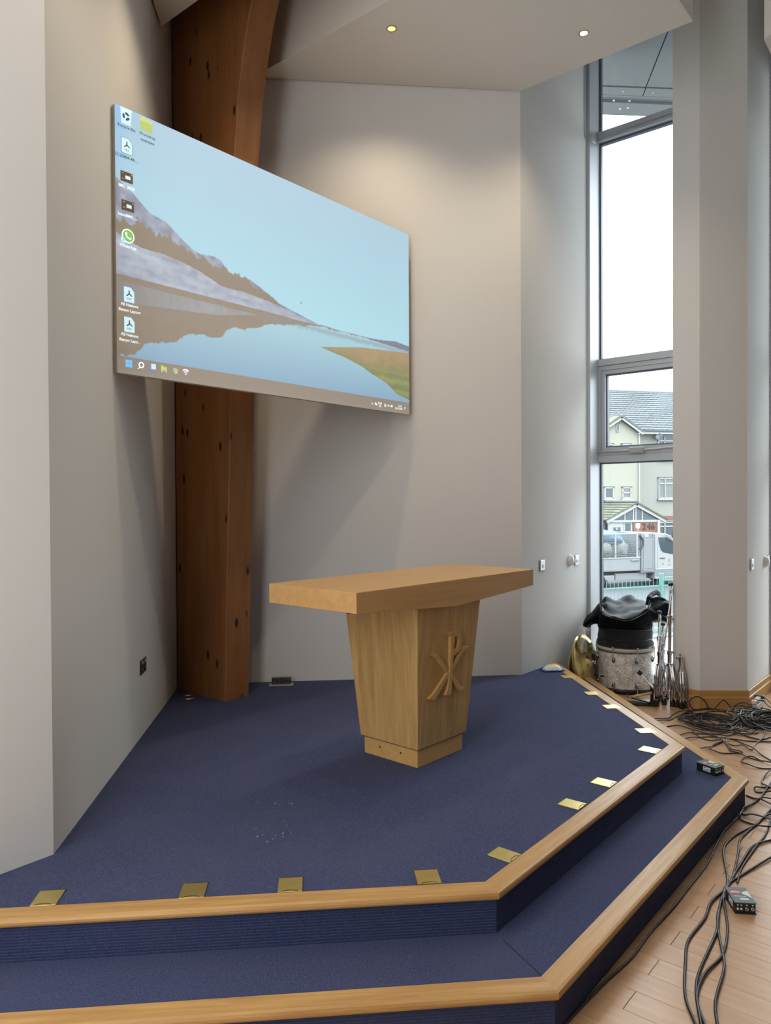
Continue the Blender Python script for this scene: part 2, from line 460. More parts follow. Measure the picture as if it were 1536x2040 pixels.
for r in range(-14, 62):
    uc = u0 + (r + .5) * PW
    off = (-0.957 + (0.0 if r % 2 == 0 else (0.87, 0.43)[(r // 2) % 2]))
    for k in range(-4, 5):
        vc = off + (k + .5) * PL
        c = U * uc + V * vc
        rel = c - AP; a, b = rel.dot(U), rel.dot(V)
        if b < 1.6 or b > 11 or abs(a) > 4.95: continue
        # only where the hall floor shows: right of and in front of the platform
        if c.y < 0.2 or c.x < -0.6 or c.y > 7.6 or c.x > 4.3: continue
        if c.x - c.y * .56 > .95: continue
        # skip what lies deep under the platform
        q = c - Vector((1.992, 4.072, 0)); q1 = c - Vector((.534, 2.301, 0))
        if q.dot(V) < -0.95 and q.dot(dv(5.4)) < -0.8 and q1.dot(dv(-84.6)) < -0.8: continue
        rows.append((c, uc, vc))
for c, uc, vc in rows:
    o = bpy.data.objects.new('plank', PM); COL.objects.link(o)
    o.parent = fl; o.location = c; o.rotation_euler = (0, 0, (TH - 90) * D2R - math.pi/2)

# skirting of the pier
for k, (a, b) in enumerate((((0, -.2125), (0, 0)), ((0, 0), (.2345, .299)), ((.2345, .299), (1.0, .299)))):
    p, q = ep(*a), ep(*b); L = (q - p).length; ang = math.atan2((q-p).y, (q-p).x)
    e = 0.01
    ms = MB()
    prof = [(0.0, 0), (-.021, 0), (-.021, .094), (-.017, .099), (-.014, .099), (-.014, .146), (-.010, .150), (0.0, .150)]
    vs = [(-e * (k > 0), y, z) for y, z in prof] + [(L + e, y, z) for y, z in prof]; n = len(prof)
    ms.add(vs, [tuple(range(n)), tuple(range(2*n-1, n-1, -1))] + [(i, n+i, n+(i+1)%n, (i+1)%n) for i in range(n)])
    o = ms.build('baseboard_pier', M['skirting_oak'], loc=p, rz=ang)
    tag(o, ['oak skirting on the pier face next to the drums', 'oak skirting across the pale front face of the pier', 'oak skirting on the pier face running to the right edge'][k], kind='structure')

# ---------------------------------------------------------------- platform: two carpeted steps with oak nosings
stage = struct('stage_platform', 'blue carpeted two step platform edged with oak nosings')
def offset_poly(pts, d):
    """inset an open polyline to its left by d, mitred"""
    out = []
    n = len(pts)
    for i in range(n):
        p = Vector(pts[i][:2])
        dirs = []
        if i > 0: dirs.append((p - Vector(pts[i-1][:2])).normalized())
        if i < n-1: dirs.append((Vector(pts[i+1][:2]) - p).normalized())
        ns = [Vector((-a.y, a.x)) for a in dirs]
        if len(ns) == 1: out.append(p + ns[0] * d)
        else:
            b = (ns[0] + ns[1]).normalized(); out.append(p + b * (d / b.dot(ns[0])))
    return out
up_line = [(-1.75, 2.408), (.396, 2.612), (1.687, 4.178), (1.474, 6.420)]
lo_line = [(-2.35, 2.028), (.534, 2.301), (1.992, 4.072), (1.764, 6.780)]
def platform(line, zt, back, tag_):
    ins = offset_poly(line, 0.022)
    deck_edge = offset_poly(line, 0.03)
    MB().prism([tuple(p) for p in deck_edge] + back, 0.0, zt - 0.004).build(tag_ + '_deck', M['carpet'], stage)
    # carpeted risers, one panel per side
    ri = offset_poly(line, 0.018)
    for i in range(3):
        a, b = ri[i], ri[i+1]
        a2, b2 = offset_poly(line, 0.034)[i], offset_poly(line, 0.034)[i+1]
        MB().prism([tuple(a), tuple(b), tuple(b2), tuple(a2)], max(0.0, zt - 0.154), zt - 0.030).build('riser', M['carpet_riser'], stage)
    prof = [(0.080, 0), (0.012, 0), (0.0035, -.004), (0.0, -.012), (0.0, -.020), (0.0035, -.027), (0.012, -.031), (0.080, -.031)]
    rails = [offset_poly(line, d) for d, z in prof]
    for i in range(3):
        p0, p1 = Vector(line[i]), Vector(line[i+1]); d = (p1 - p0); ang = math.atan2(d.y, d.x)
        R = Matrix.Rotation(-ang, 2)
        vs = []
        for e in (i, i+1):
            for k, (dd, z) in enumerate(prof):
                q = R @ (rails[k][e] - p0)
                vs.append((q.x, q.y, z))
        n = len(prof)
        m = MB().add(vs, [tuple(range(n-1, -1, -1)), tuple(range(n, 2*n))]); m.add(vs, [(k, (k+1) % n, n+(k+1) % n, n+k) for k in range(n)])
        m.v = vs; m.f = [tuple(range(n-1, -1, -1)), tuple(range(n, 2*n))] + [(k, (k+1) % n, n+(k+1) % n, n+k) for k in range(n)]; m.sm = [False] * len(m.f)
        m.build('nosing', M['oak_nosing_x'], stage, loc=(p0.x, p0.y, zt), rz=ang)
platform(up_line, 0.30, [(1.471, 6.43), (1.09, 5.95), (-1.58, 5.69), (-1.33, 2.93)], 'upper')
platform(lo_line, 0.15, [(1.09, 5.95), (-1.58, 5.69), (-1.33, 2.93), (-2.10, 1.98)], 'lower')
# mitre seam where two carpet lengths meet on the lower tread
a, b = Vector((.405, 2.585)), Vector((.495, 2.392)); d = (b - a); 
MB().box((0, 0, 0), (d.length, 0.0035, 0.0016)).build('carpet_seam', plain('seam', (0.02, 0.022, 0.06), 1.0), stage, loc=((a.x+b.x)/2, (a.y+b.y)/2, 0.1465), rz=math.atan2(d.y, d.x))

# white fluff dropped on the upper carpet
fl_ = MB(); rf = random.Random(8)
for i in range(16):
    x, y = (-.467 + rf.gauss(0, .05), 3.07 + rf.gauss(0, .06)) if i < 11 else (-.55 + rf.gauss(0, .09), 3.45 + rf.gauss(0, .1))
    r = rf.uniform(.002, .005); fl_.sphere((x, y, .2975), r, 6, 4, (1, 1.6, .35))
o = fl_.build('carpet_fluff', plain('fluff', (.26, .28, .36), .9)); tag(o, 'white flecks of fluff scattered on the carpet left of the altar', 'fluff', kind='stuff')

# ---------------------------------------------------------------- brass floor-box flaps
def plate(loc, rz, label):
    t = thing('brass_floor_plate', label, 'floor plate', (loc[0], loc[1], 0.2962), rz, 'brass plates let into the platform carpet')
    # the side nearest the nosing is -y
    MB().box((0, 0, .0022), (.087, .100, .0044)).build('flap', M['brass'], t, bevel=0.0008)
    pts = [(.028*math.sin(a), -.050 + .010*math.cos(a), .0047) for a in [(-1.5 + 3.0*k/12) for k in range(13)]]
    MB().tube(pts, .0014, 5).build('finger_slot', M['brass_dark'], t)
    MB().box((0, .053, .0016), (.091, .006, .003)).build('hinge_edge', M['brass_dark'], t)
f1, f2, f3 = 5.4*D2R, TH*D2R, 95.4*D2R
for c, a, l in (
    ((-1.194, 2.594), f1, 'brass plate nearest the left wall at the front of the platform'),
    ((-.694, 2.639), f1, 'brass plate second from the left on the front edge'),
    ((-.352, 2.675), f1, 'golden brass plate third from the left on the front edge'),
    ((.148, 2.727), f1, 'dull brass plate on the front edge just left of the mitred corner'),
    ((.458, 2.897), f2, 'brass plate just right of the front mitred corner'),
    ((.847, 3.381), f2, 'brass plate second from the front corner along the slanting edge'),
    ((1.068, 3.642), f2, 'pale brass plate third from the front corner along the slanting edge'),
    ((1.464, 4.118), f2, 'pale brass plate just before the right hand corner'),
    ((1.562, 4.463), f3, 'whitish brass plate just behind the right hand corner'),
    ((1.519, 4.994), f3, 'brass plate third from the wall along the far edge'),
    ((1.489, 5.348), f3, 'brass plate second from the wall along the far edge'),
    ((1.439, 5.862), f3, 'brass plate nearest the packet of wipes on the far edge')):
    plate(c, a, l)

# ---------------------------------------------------------------- glulam post
post = thing('timber_post', 'curved brown glulam timber post standing in the corner behind the screen', 'post', uv(0, 0, 0), (TH - 90) * D2R)
# local frame: x along V (towards the hall), y along U
zs_ = [.296, .8, 1.35, 1.7, 2.4, 3.2, 4.06, 4.5, 4.69, 4.9, 5.1, 5.4, 5.8, 6.2, 6.59]
ss_ = [0, .02, .042, .058, .086, .112, .148, .204, .245, .300, .370, .50, .72, 1.0, 1.32]
nz = 46
vs, fs = [], []
lam = 0.006
for i in range(nz):
    z = .296 + (6.59 - .296) * i / (nz - 1)
    s = float(np.interp(z, zs_, ss_)); f = .678 + s
    ring = [(.125, -.108), (f - lam, -.108), (f, -.108 + lam), (f, .108 - lam), (f - lam, .108), (.125, .108)]
    vs += [(x, y, z) for x, y in ring]
for i in range(nz - 1):
    for k in range(6):
        fs.append((i*6+k, i*6+(k+1) % 6, (i+1)*6+(k+1) % 6, (i+1)*6+k))
fs += [tuple(range(5, -1, -1)), tuple(range((nz-1)*6, nz*6))]
MB().add(vs, fs).build('shaft', M['pine_post'], post)
# glue lines between the laminations on the flanks
for k in range(1, 12):
    for sd in (-1,):
        pts = []
        for i in range(nz):
            z = .296 + (6.59 - .296) * i / (nz - 1)
            f = .678 + float(np.interp(z, zs_, ss_)) - .045 * k
            if f > .14: pts.append((f, sd * .1082, z))
        if len(pts) > 3:
            rows_ = [[(x - .0008, y, z) for x, y, z in pts], [(x + .0008, y - .0004, z) for x, y, z in pts]]
            MB().grid(rows_, False).build('glue_line', MATS.get('glue') or plain('glue', (.06, .025, .01), .6), post)

# ---------------------------------------------------------------- altar table
AL = thing('altar_table', 'light oak altar table with flared pedestal and carved emblem', 'altar', (.15, 4.13, .296), 48 * D2R)
HX, HY, HT, TE, TC = .7675, .309, .979, .097, .142
prof = [(-HX, HT), (-HX, HT-TE), (0, HT-TC), (HX, HT-TE), (HX, HT)]
MB().extr(prof, (0, -HY, 0), (1, 0, 0), (0, 0, 1), (0, 2*HY, 0)).build('tabletop', M['oak_veneer_x'], AL, bevel=.002)
def frust(m, a0, b0, z0, a1, b1, z1):
    vs = [(-a0,-b0,z0),(a0,-b0,z0),(a0,b0,z0),(-a0,b0,z0),(-a1,-b1,z1),(a1,-b1,z1),(a1,b1,z1),(-a1,b1,z1)]
    return m.add(vs, [(0,3,2,1),(4,5,6,7),(0,1,5,4),(1,2,6,5),(2,3,7,6),(3,0,4,7)])
frust(MB(), .212, .205, .100, .279, .263, .872).build('pedestal', M['oak_veneer_z'], AL, bevel=.0015)
frust(MB(), .205, .198, .094, .205, .198, .1005).build('shadow_gap', plain('gap', (.10, .06, .03), .8), AL)
pl_ = frust(MB(), .197, .190, .001, .197, .190, .096).build('plinth', M['oak_plinth_x'], AL, bevel=.001)
for y in (.075, -.075):
    MB().cyl((-.1965, y, .055), (-.1985, y, .055), .0055, 12).build('screw', M['brass_dark'], pl_)
MB().box((-.268, .235, .80), (.012, .02, .05)).build('catch', M['black_plastic'], AL)
# raised emblem: chi and rho, on the front face (-y), leaning with it
em = bpy.data.objects.new('emblem', None); COL.objects.link(em); em.parent = AL
em.location = (0, -.205, .097); em.rotation_euler = (math.atan2(.058, .772), 0, 0)
def strip(pts, tk, name, mat):
    MB().extr(pts, (0, 0, 0), (1, 0, 0), (0, 0, 1), (0, -tk, 0)).build(name, mat, em, bevel=.002)
mo = M['oak_plinth_x']
chi1 = [(-.165,.503),(-.106,.500),(-.085,.478),(.022,.380),(.120,.283),(.170,.263),(.126,.254),(.100,.264),(-.008,.372),(-.118,.473)]
chi2 = [(.172,.500),(.108,.507),(.098,.482),(.000,.394),(-.120,.292),(-.166,.268),(-.108,.250),(-.092,.270),(.022,.374),(.122,.476)]
rho_stem = [(-.030,.590),(-.006,.578),(.000,.470),(-.002,.340),(-.010,.285),(-.028,.262),(.026,.252),(.026,.285),(.027,.340),(.027,.470),(.030,.600),(.010,.602)]
def bez(pts, n=10):
    return [tuple(p)[:2] for p in smooth_path([(x, y, 0) for x, y in pts], n)]
bo = bez([(.028,.600),(.065,.594),(.096,.560),(.097,.520),(.078,.484),(.030,.468)], 5)
bi = bez([(.030,.497),(.055,.508),(.068,.530),(.067,.556),(.054,.570),(.028,.574)], 5)
strip(chi1, .015, 'chi_stroke', mo); strip(chi2, .017, 'chi_stroke', mo); strip(rho_stem, .020, 'rho_stem', mo); 
bw = MB(); bi = bi[::-1]
if len(bo) == len(bi):
    nb = len(bo); T_ = -.0185
    vs = [(x, T_, z) for x, z in bo] + [(x, T_, z) for x, z in bi] + [(x, 0, z) for x, z in bo] + [(x, 0, z) for x, z in bi]
    for i in range(nb - 1):
        bw.add(vs, [(i, i+1, nb+i+1, nb+i), (2*nb+i, 2*nb+i+1, i+1, i), (nb+i, nb+i+1, 3*nb+i+1, 3*nb+i)]) if i == 0 else bw.f.extend([(i, i+1, nb+i+1, nb+i), (2*nb+i, 2*nb+i+1, i+1, i), (nb+i, nb+i+1, 3*nb+i+1, 3*nb+i)])
    bw.sm = [False] * len(bw.f)
bw.build('rho_bowl', mo, em)

# ---------------------------------------------------------------- projection screen with the desktop picture
SW, SH = 2.478, 1.391
scr = thing('projection_screen', 'large white framed projection screen showing a computer desktop with lake landscape', 'screen', (-1.387, 3.867, 2.366), TH * D2R)
# local frame: x to the right along the screen, -y towards the hall, z up
MB().b2((0, .004, 0), (SW, .042, SH)).build('frame', M['screen_edge'], scr, bevel=.002)
MB().b2((.25, .042, .25), (SW - .25, .20, SH - .3)).build('mounting_box', M['black_plastic'], scr)
NX, NY = 620, 348
S, T = np.meshgrid(np.linspace(0, 1, NX), np.linspace(0, 1, NY))
def ip(p, x): 
    p = np.array(p); return np.interp(x, p[:, 0], p[:, 1])
rs = np.random.RandomState(4)
def fbm(sx, sy, seed, oct_=4):
    r = np.random.RandomState(seed); out = np.zeros_like(S); a = 1.0; tot = 0
    for o_ in range(oct_):
        gx, gy = int(sx * 2**o_) + 2, int(sy * 2**o_) + 2
        g = r.rand(gy, gx)
        X = S * (gx - 1.001); Y = T * (gy - 1.001); xi = X.astype(int); yi = Y.astype(int); fx = X - xi; fy = Y - yi
        fx = fx*fx*(3-2*fx); fy = fy*fy*(3-2*fy)
        v_ = g[yi, xi]*(1-fx)*(1-fy) + g[yi, xi+1]*fx*(1-fy) + g[yi+1, xi]*(1-fx)*fy + g[yi+1, xi+1]*fx*fy
        out += a * v_; tot += a; a *= .5
    return out / tot
ridge = [(0,.268),(.036,.304),(.061,.338),(.082,.365),(.12,.377),(.139,.397),(.165,.428),(.192,.454),(.213,.463),(.249,.455),(.271,.462),(.293,.5),(.315,.507),(.362,.51),(.395,.53),(.436,.559),(.455,.578),(.60,.628),(1,.63)]
trees = [(0,.424),(.038,.423),(.051,.408),(.067,.425),(.089,.439),(.123,.436),(.152,.455),(.181,.467),(.212,.478),(.243,.479),(.279,.49),(.309,.505),(.343,.507),(.378,.537),(.414,.556),(.453,.583),(.6,.628),(1,.63)]
snow = [(0,.475),(.04,.501),(.066,.51),(.106,.507),(.164,.518),(.199,.529),(.242,.552),(.274,.573),(.343,.57),(.427,.583),(.472,.592),(.52,.61),(.594,.628),(1,.63)]
shore = [(0,.63),(.427,.631),(.8,.632),(1,.646)]
rhill = [(.79,.633),(.878,.623),(.931,.612),(1,.621)]
refl = [(0,.93),(.040,.929),(.064,.877),(.093,.862),(.147,.843),(.167,.807),(.21,.792),(.241,.793),(.273,.785),(.297,.739),(.342,.73),(.395,.702),(.435,.678),(.608,.634),(1,.634)]
gtop = [(.606,.734),(.775,.689),(1,.658)]
gbot = [(.606,.734),(.663,.75),(.704,.759),(.775,.787),(.83,.821),(.886,.849),(.939,.897),(1,.92)]
def L3(c): return np.array(sub(c))
img = np.zeros((NY, NX, 3))
def lerp(a, b, t): return a[None, None, :] * (1 - t[..., None]) + b[None, None, :] * t[..., None]
sky_t = np.clip(T / .62, 0, 1)
img[:] = lerp(L3((158, 200, 228)), L3((176, 226, 244)), sky_t)
img += (np.clip(1 - S / .03, 0, 1) * np.clip(1 - T / .3, 0, 1))[..., None] * (L3((132, 190, 246)) - L3((158, 200, 228)))
w_t = np.clip((T - .63) / .3, 0, 1)
water = lerp(L3((172, 218, 232)), L3((140, 178, 208)), w_t)
wm = T > ip(shore, S[0])[None, :]
img[wm] = water[wm]
nse = fbm(60, 40, 1); nf = fbm(160, 20, 2); jag = (fbm(120, 2, 3)[:1] - .5) * .05 + (fbm(300, 2, 8)[:1] - .5) * .02
hill = (T > ip(ridge, S[0])[None, :]) & ~wm
img[hill] = lerp(L3((120, 132, 156)), L3((164, 176, 200)), np.clip(nse * 2 - .5, 0, 1))[hill]
tm = (T > ip(trees, S[0])[None, :] + jag) & (T < ip(snow, S[0])[None, :]) & (S < .46)
img[tm] = lerp(L3((138, 122, 108)), L3((142, 128, 118)), nse)[tm]
sm = (T > ip(snow, S[0])[None, :]) & ~wm & (S < .6)
diag = fbm(20, 60, 5)
img[sm] = lerp(L3((146, 152, 176)), L3((190, 202, 218)), np.clip((diag * .6 + nse * .6) * 1.7 - .55, 0, 1))[sm]
bl = np.exp(-((T - ip(snow, S[0])[None, :] - .03 - .25 * np.clip(S - .1, 0, 1)) / .02) ** 2) * sm * (S > .06)
img += bl[..., None] * .18 * (L3((200, 225, 240)) - img)
rm = wm & (T < ip(refl, S[0])[None, :] + (fbm(90, 2, 6)[:1] - .5) * .02)
img[rm] = lerp(L3((140, 124, 112)), L3((152, 138, 126)), nse)[rm]
bandm = rm & (T > .655 + .0 * S) & (T < np.interp(S, [0, .25, .4], [.735, .70, .65]))
img[bandm] = lerp(L3((142, 138, 140)), L3((164, 172, 182)), np.clip(S / .2, 0, 1) * nf)[bandm]
far = wm & (T < .69) & (S > .42)
st_ = np.exp(-((T - .645 - .02 * nf) / .012) ** 2) * (S > .40) * .55
img += st_[..., None] * (L3((128, 140, 158)) - img)
rh = (T > ip(rhill, S[0])[None, :]) & (T < ip(shore, S[0])[None, :] + .004) & (S > .79)
img[rh] = L3((124, 128, 150))
gm = (S > .606) & (T > ip(gtop, S[0])[None, :]) & (T < ip(gbot, S[0])[None, :])
gcol = lerp(L3((176, 150, 118)), L3((126, 134, 86)), np.clip((T - .70) / .12 + (nse - .5) * 1.2, 0, 1))
gst = np.clip(np.sin((T - .66 + .03 * nf) * 110) * .5 + .3, 0, 1) * (T > .78)
gcol = gcol + gst[..., None] * (L3((166, 172, 98)) - gcol) * .8
img[gm] = gcol[gm]
bark = np.exp(-((T - .94) / .012) ** 2)
tb = T > .936
img[tb] = L3((150, 136, 126))
edge = tb & (T > .985)
img[edge] = L3((152, 142, 132))
amb = np.array([.205, .150, .122])
emi = np.clip(img - amb[None, None, :], 0.0, None) * .66
me = bpy.data.meshes.new('picture')
gx = np.linspace(0, SW, NX); gz = np.linspace(SH, 0, NY)
XX, ZZ = np.meshgrid(gx, gz)
co = np.stack([XX, np.zeros_like(XX), ZZ], -1).reshape(-1, 3)
ii = np.arange((NY - 1) * NX).reshape(NY - 1, NX)[:, :-1].reshape(-1)
q = np.stack([ii, ii + NX, ii + NX + 1, ii + 1], -1)
me.vertices.add(len(co)); me.vertices.foreach_set('co', co.reshape(-1))
me.loops.add(q.size); me.loops.foreach_set('vertex_index', q.reshape(-1))
me.polygons.add(len(q)); me.polygons.foreach_set('loop_start', np.arange(0, q.size, 4)); me.polygons.foreach_set('loop_total', np.full(len(q), 4))
me.update(calc_edges=True); me.validate()
ca = me.color_attributes.new('picture', 'FLOAT_COLOR', 'POINT')
ca.data.foreach_set('color', np.concatenate([emi.reshape(-1, 3), np.ones((NX*NY, 1))], 1).astype(np.float32).reshape(-1))
pm, nt, pb = base_mat('projected_picture')
pb.inputs['Base Color'].default_value = (.52, .475, .435, 1); pb.inputs['Roughness'].default_value = .8; pb.inputs['Specular IOR Level'].default_value = .15
at = nd(nt, 'ShaderNodeVertexColor'); at.layer_name = 'picture'
nt.links.new(at.outputs[0], pb.inputs['Emission Color']); pb.inputs['Emission Strength'].default_value = 1.0
me.materials.append(pm)
pic = bpy.data.objects.new('picture', me); COL.objects.link(pic); pic.parent = scr
pic['label'] = 'projected lake and mountain landscape'
pic.location = (0, .0035, 0)
def semit(name, c, k=1.0):
    e = np.clip(np.array(sub(c)) - amb, 0, None) * k * .8
    m, nt, p = base_mat(name)
    p.inputs['Base Color'].default_value = (.52, .475, .435, 1); p.inputs['Roughness'].default_value = .8; p.inputs['Specular IOR Level'].default_value = .15
    p.inputs['Emission Color'].default_value = (*e, 1); p.inputs['Emission Strength'].default_value = 1.0
    return m
def sink(name, c):              # unlit areas of the projected image
    return plain(name, c, .8, spec=.15)
iw = semit('icon_white', (250, 252, 252), 1.2); ipale = semit('icon_pale', (205, 238, 250)); iblue = semit('icon_blue', (128, 196, 250)); iyel = semit('icon_yellow', (200, 210, 60)); igreen = semit('icon_green', (96, 190, 70))
inavy = sink('icon_navy', (.10, .15, .25)); idark = sink('icon_dark', (.22, .25, .28)); ibrown = sink('icon_brown', (.26, .19, .16)); iolive = semit('icon_olive', (170, 190, 50)); itext = sink('icon_text', (.10, .15, .20)); ired = semit('icon_red', (235, 150, 150)); ilila = semit('icon_lila', (120, 130, 220))
def sp_(s, t): return s * SW, (1 - t) * SH
LAYER = [0]
def flat(name, mat, polys, parent, lay=1):
    """flat print on the picture: polygons in screen metres"""
    m = MB()
    for p in polys:
        ar = sum(p[i][0]*p[(i+1) % len(p)][1]-p[(i+1) % len(p)][0]*p[i][1] for i in range(len(p)))
        if ar < 0: p = p[::-1]
        m.add([(x, 0, z) for x, z in p], [tuple(range(len(p)))])
    o = m.build(name, mat, parent); o.location = (0, -.0002 - lay * .0004, 0); return o
def words(body, s, t, size, mat, parent, name='caption', lay=1):
    vs, fs = text_mesh(body, size)
    x0, z0 = sp_(s, t)
    o = MB().add([(x0 + v_[0], 0, z0 + v_[1]) for v_ in vs], fs).build(name, mat, parent)
    o.location = (0, -.0002 - lay * .0004, 0); return o
def circ(x, z, r, n=20, a0=0, a1=2*math.pi, sz=1.0): return [(x + r*math.cos(a0+(a1-a0)*k/n), z + sz*r*math.sin(a0+(a1-a0)*k/n)) for k in range(n if a1-a0 > 6.2 else n+1)]
def ring(x, z, r0, r1, a0, a1, n=14): return circ(x, z, r1, n, a0, a1) + circ(x, z, r0, n, a0, a1)[::-1]
def rect(x0, z0, x1, z1): return [(x0, z0), (x1, z0), (x1, z1), (x0, z1)]
x, z = sp_(.026, .031)
b_ = flat('bin_icon', ipale, [[(x-.034, z+.042), (x+.034, z+.042), (x+.026, z-.042), (x-.026, z-.042)]], pic)
flat('arrows', inavy, [ring(x, z, .009, .021, a0, a0+1.5, 6) for a0 in (.4, 2.5, 4.6)], pic, 2)
words('Recycle Bin', .027, .072, .0225, itext, pic)
x, z = sp_(.075, .031)
flat('folder_icon', iyel, [[(x-.036, z+.036), (x-.012, z+.036), (x-.004, z+.026), (x+.036, z+.026), (x+.036, z-.034), (x-.036, z-.034)]], pic)
flat('folder_front', iolive, [rect(x-.036, z-.034, x+.036, z+.016)], pic, 2)
words('Workshop', .077, .070, .0225, itext, pic); words('examples', .077, .092, .0225, itext, pic)
def pdf_icon(s, t, outlined):
    x, z = sp_(s, t); h, w = .039, .030
    sh = [(x-w, z-h), (x+w, z-h), (x+w, z+h*.45), (x+w*.35, z+h), (x-w, z+h)]
    if outlined: flat('pdf_border', idark, [[(x + (a-x)*1.07, z + (b-z)*1.05) for a, b in sh]], pic, 1)
    flat('pdf_icon', ipale, [sh], pic, 2)
    flat('pdf_mark', idark, [[(x-.003, z+.024), (x+.003, z+.024), (x+.004, z+.004), (x-.004, z+.004)], [(x-.002, z+.007), (x+.004, z+.003), (x-.014, z-.010), (x-.018, z-.005)], [(x-.002, z+.003), (x+.003, z+.008), (x+.019, z-.003), (x+.016, z-.008)]], pic, 3)
    words('PDF', s, t + .016, .015, idark, pic, 'pdf_word', 3)
pdf_icon(.027, .142, True); words('EC20884-44-...', .026, .185, .0225, itext, pic)
for s, t, cap in ((.026, .259, 'IMG_8025'), (.028, .366, 'InkedIMG_...')):
    x, z = sp_(s, t)
    flat('photo_icon', ibrown, [rect(x-.036, z-.027, x+.036, z+.027)], pic)
    flat('photo_detail', ipale, [rect(x-.008, z-.010, x+.022, z+.008)], pic, 2)
    for sx_, sz_ in ((-.022, .017), (-.022, -.012), (.029, .019)):
        flat('photo_spot', ired, [circ(x+sx_, z+sz_, .0035, 8)], pic, 2)
    words(cap, s, t + .038, .0225, iw, pic)
x, z = sp_(.028, .479)
flat('messenger_icon', iw, [circ(x, z, .037, 24)], pic); flat('messenger_disc', igreen, [circ(x, z, .031, 24)], pic, 2)
flat('handset', iw, [ring(x+.010, z+.010, .018, .026, math.pi*.98, math.pi*1.52, 8), circ(x-.011, z+.012, .006, 8), circ(x+.012, z-.011, .006, 8)], pic, 3)
flat('shortcut_arrow', ipale, [rect(x-.040, z-.040, x-.018, z-.016)], pic, 3); flat('arrow_mark', iblue, [[(x-.036, z-.036), (x-.033, z-.038), (x-.024, z-.026), (x-.021, z-.029), (x-.021, z-.019), (x-.031, z-.019), (x-.028, z-.022)]], pic, 4)
words('WhatsApp', .028, .519, .0225, iw, pic)
pdf_icon(.029, .700, False); words('All Nations', .030, .739, .0225, iw, pic); words('Batten Layout', .030, .760, .0225, iw, pic)
pdf_icon(.029, .813, False); words('All Nations', .030, .852, .0225, iw, pic); words('Batten Layo...', .030, .873, .0225, iw, pic)
x, z = sp_(.027, .960); g = .001; w = .019
flat('start_icon', iblue, [rect(x-w, z+g, x-g, z+w), rect(x+g, z+g, x+w, z+w), rect(x-w, z-w, x-g, z-g), rect(x+g, z-w, x+w, z-g)], pic)
x, z = sp_(.056, .960)
flat('search_icon', iw, [ring(x+.002, z+.003, .0105, .0165, 0, math.pi, 12), ring(x+.002, z+.003, .0105, .0165, math.pi, 2*math.pi, 12), [(x-.008, z-.007), (x-.011, z-.010), (x-.019, z-.019), (x-.014, z-.020), (x-.006, z-.011)]], pic)
x, z = sp_(.085, .959)
flat('task_view_back', ilila, [rect(x-.019, z-.017, x+.004, z+.008)], pic); flat('task_view_icon', ipale, [rect(x-.010, z-.011, x+.018, z+.017)], pic, 2)
x, z = sp_(.113, .960)
flat('explorer_icon', iyel, [[(x-.018, z-.018), (x+.018, z-.018), (x+.018, z+.012), (x, z+.012), (x-.006, z+.018), (x-.018, z+.018)]], pic); flat('explorer_shelf', ilila, [rect(x-.010, z-.018, x+.010, z-.008)], pic, 2)
x, z = sp_(.142, .960)
flat('browser_icon', ired, [ring(x, z, .006, .017, .52, 2.62, 8)], pic); flat('browser_green', igreen, [ring(x, z, .006, .017, 2.62, 4.71, 8)], pic); flat('browser_yellow', iyel, [ring(x, z, .006, .017, 4.71, 6.80, 8)], pic); flat('browser_core', iblue, [circ(x, z, .0075, 14)], pic, 2)
x, z = sp_(.170, .959)
flat('wifi_icon', iw, [ring(x, z-.012, .022, .030, .8, 2.34, 8), ring(x, z-.012, .011, .017, .8, 2.34, 8), circ(x, z-.011, .0045, 8)], pic)
x, z = sp_(.821, .970)
flat('tray_chevron', iw, [[(x-.012, z-.006), (x, z+.008), (x+.012, z-.006), (x+.009, z-.008), (x, z+.003), (x-.009, z-.008)]], pic)
x, z = sp_(.838, .970); flat('tray_cloud', iw, [circ(x-.004, z+.003, .009, 10), circ(x+.008, z-.003, .007, 10)], pic)
words('ENG', .857, .963, .0225, iw, pic); words('UK', .857, .977, .0225, iw, pic)
x, z = sp_(.881, .969); flat('tray_globe', iw, [ring(x, z, .008, .012, 0, math.pi, 10), ring(x, z, .008, .012, math.pi, 2*math.pi, 10), circ(x+.002, z-.002, .004, 8)], pic)
x, z = sp_(.897, .968); flat('tray_speaker', iw, [[(x-.010, z-.004), (x-.010, z+.004), (x-.003, z+.004), (x+.004, z+.010), (x+.004, z-.010), (x-.003, z-.004)], ring(x+.004, z, .006, .008, -.8, .8, 5)], pic)
x, z = sp_(.912, .968); flat('tray_battery', iw, [rect(x-.011, z-.007, x+.009, z+.007), rect(x+.009, z-.003, x+.012, z+.003)], pic)
words('10:25', .953, .962, .020, iw, pic); words('25/01/2023', .946, .976, .020, iw, pic)
x, z = sp_(.977, .968); flat('tray_bell', iw, [ring(x, z, .006, .009, 0, math.pi*1.9, 10)], pic)
x, z = sp_(.533, .540); flat('mouse_pointer', itext, [[(x, z), (x+.008, z-.011), (x+.004, z-.011), (x+.006, z-.018), (x+.003, z-.019), (x+.001, z-.012), (x-.001, z-.013)]], pic)

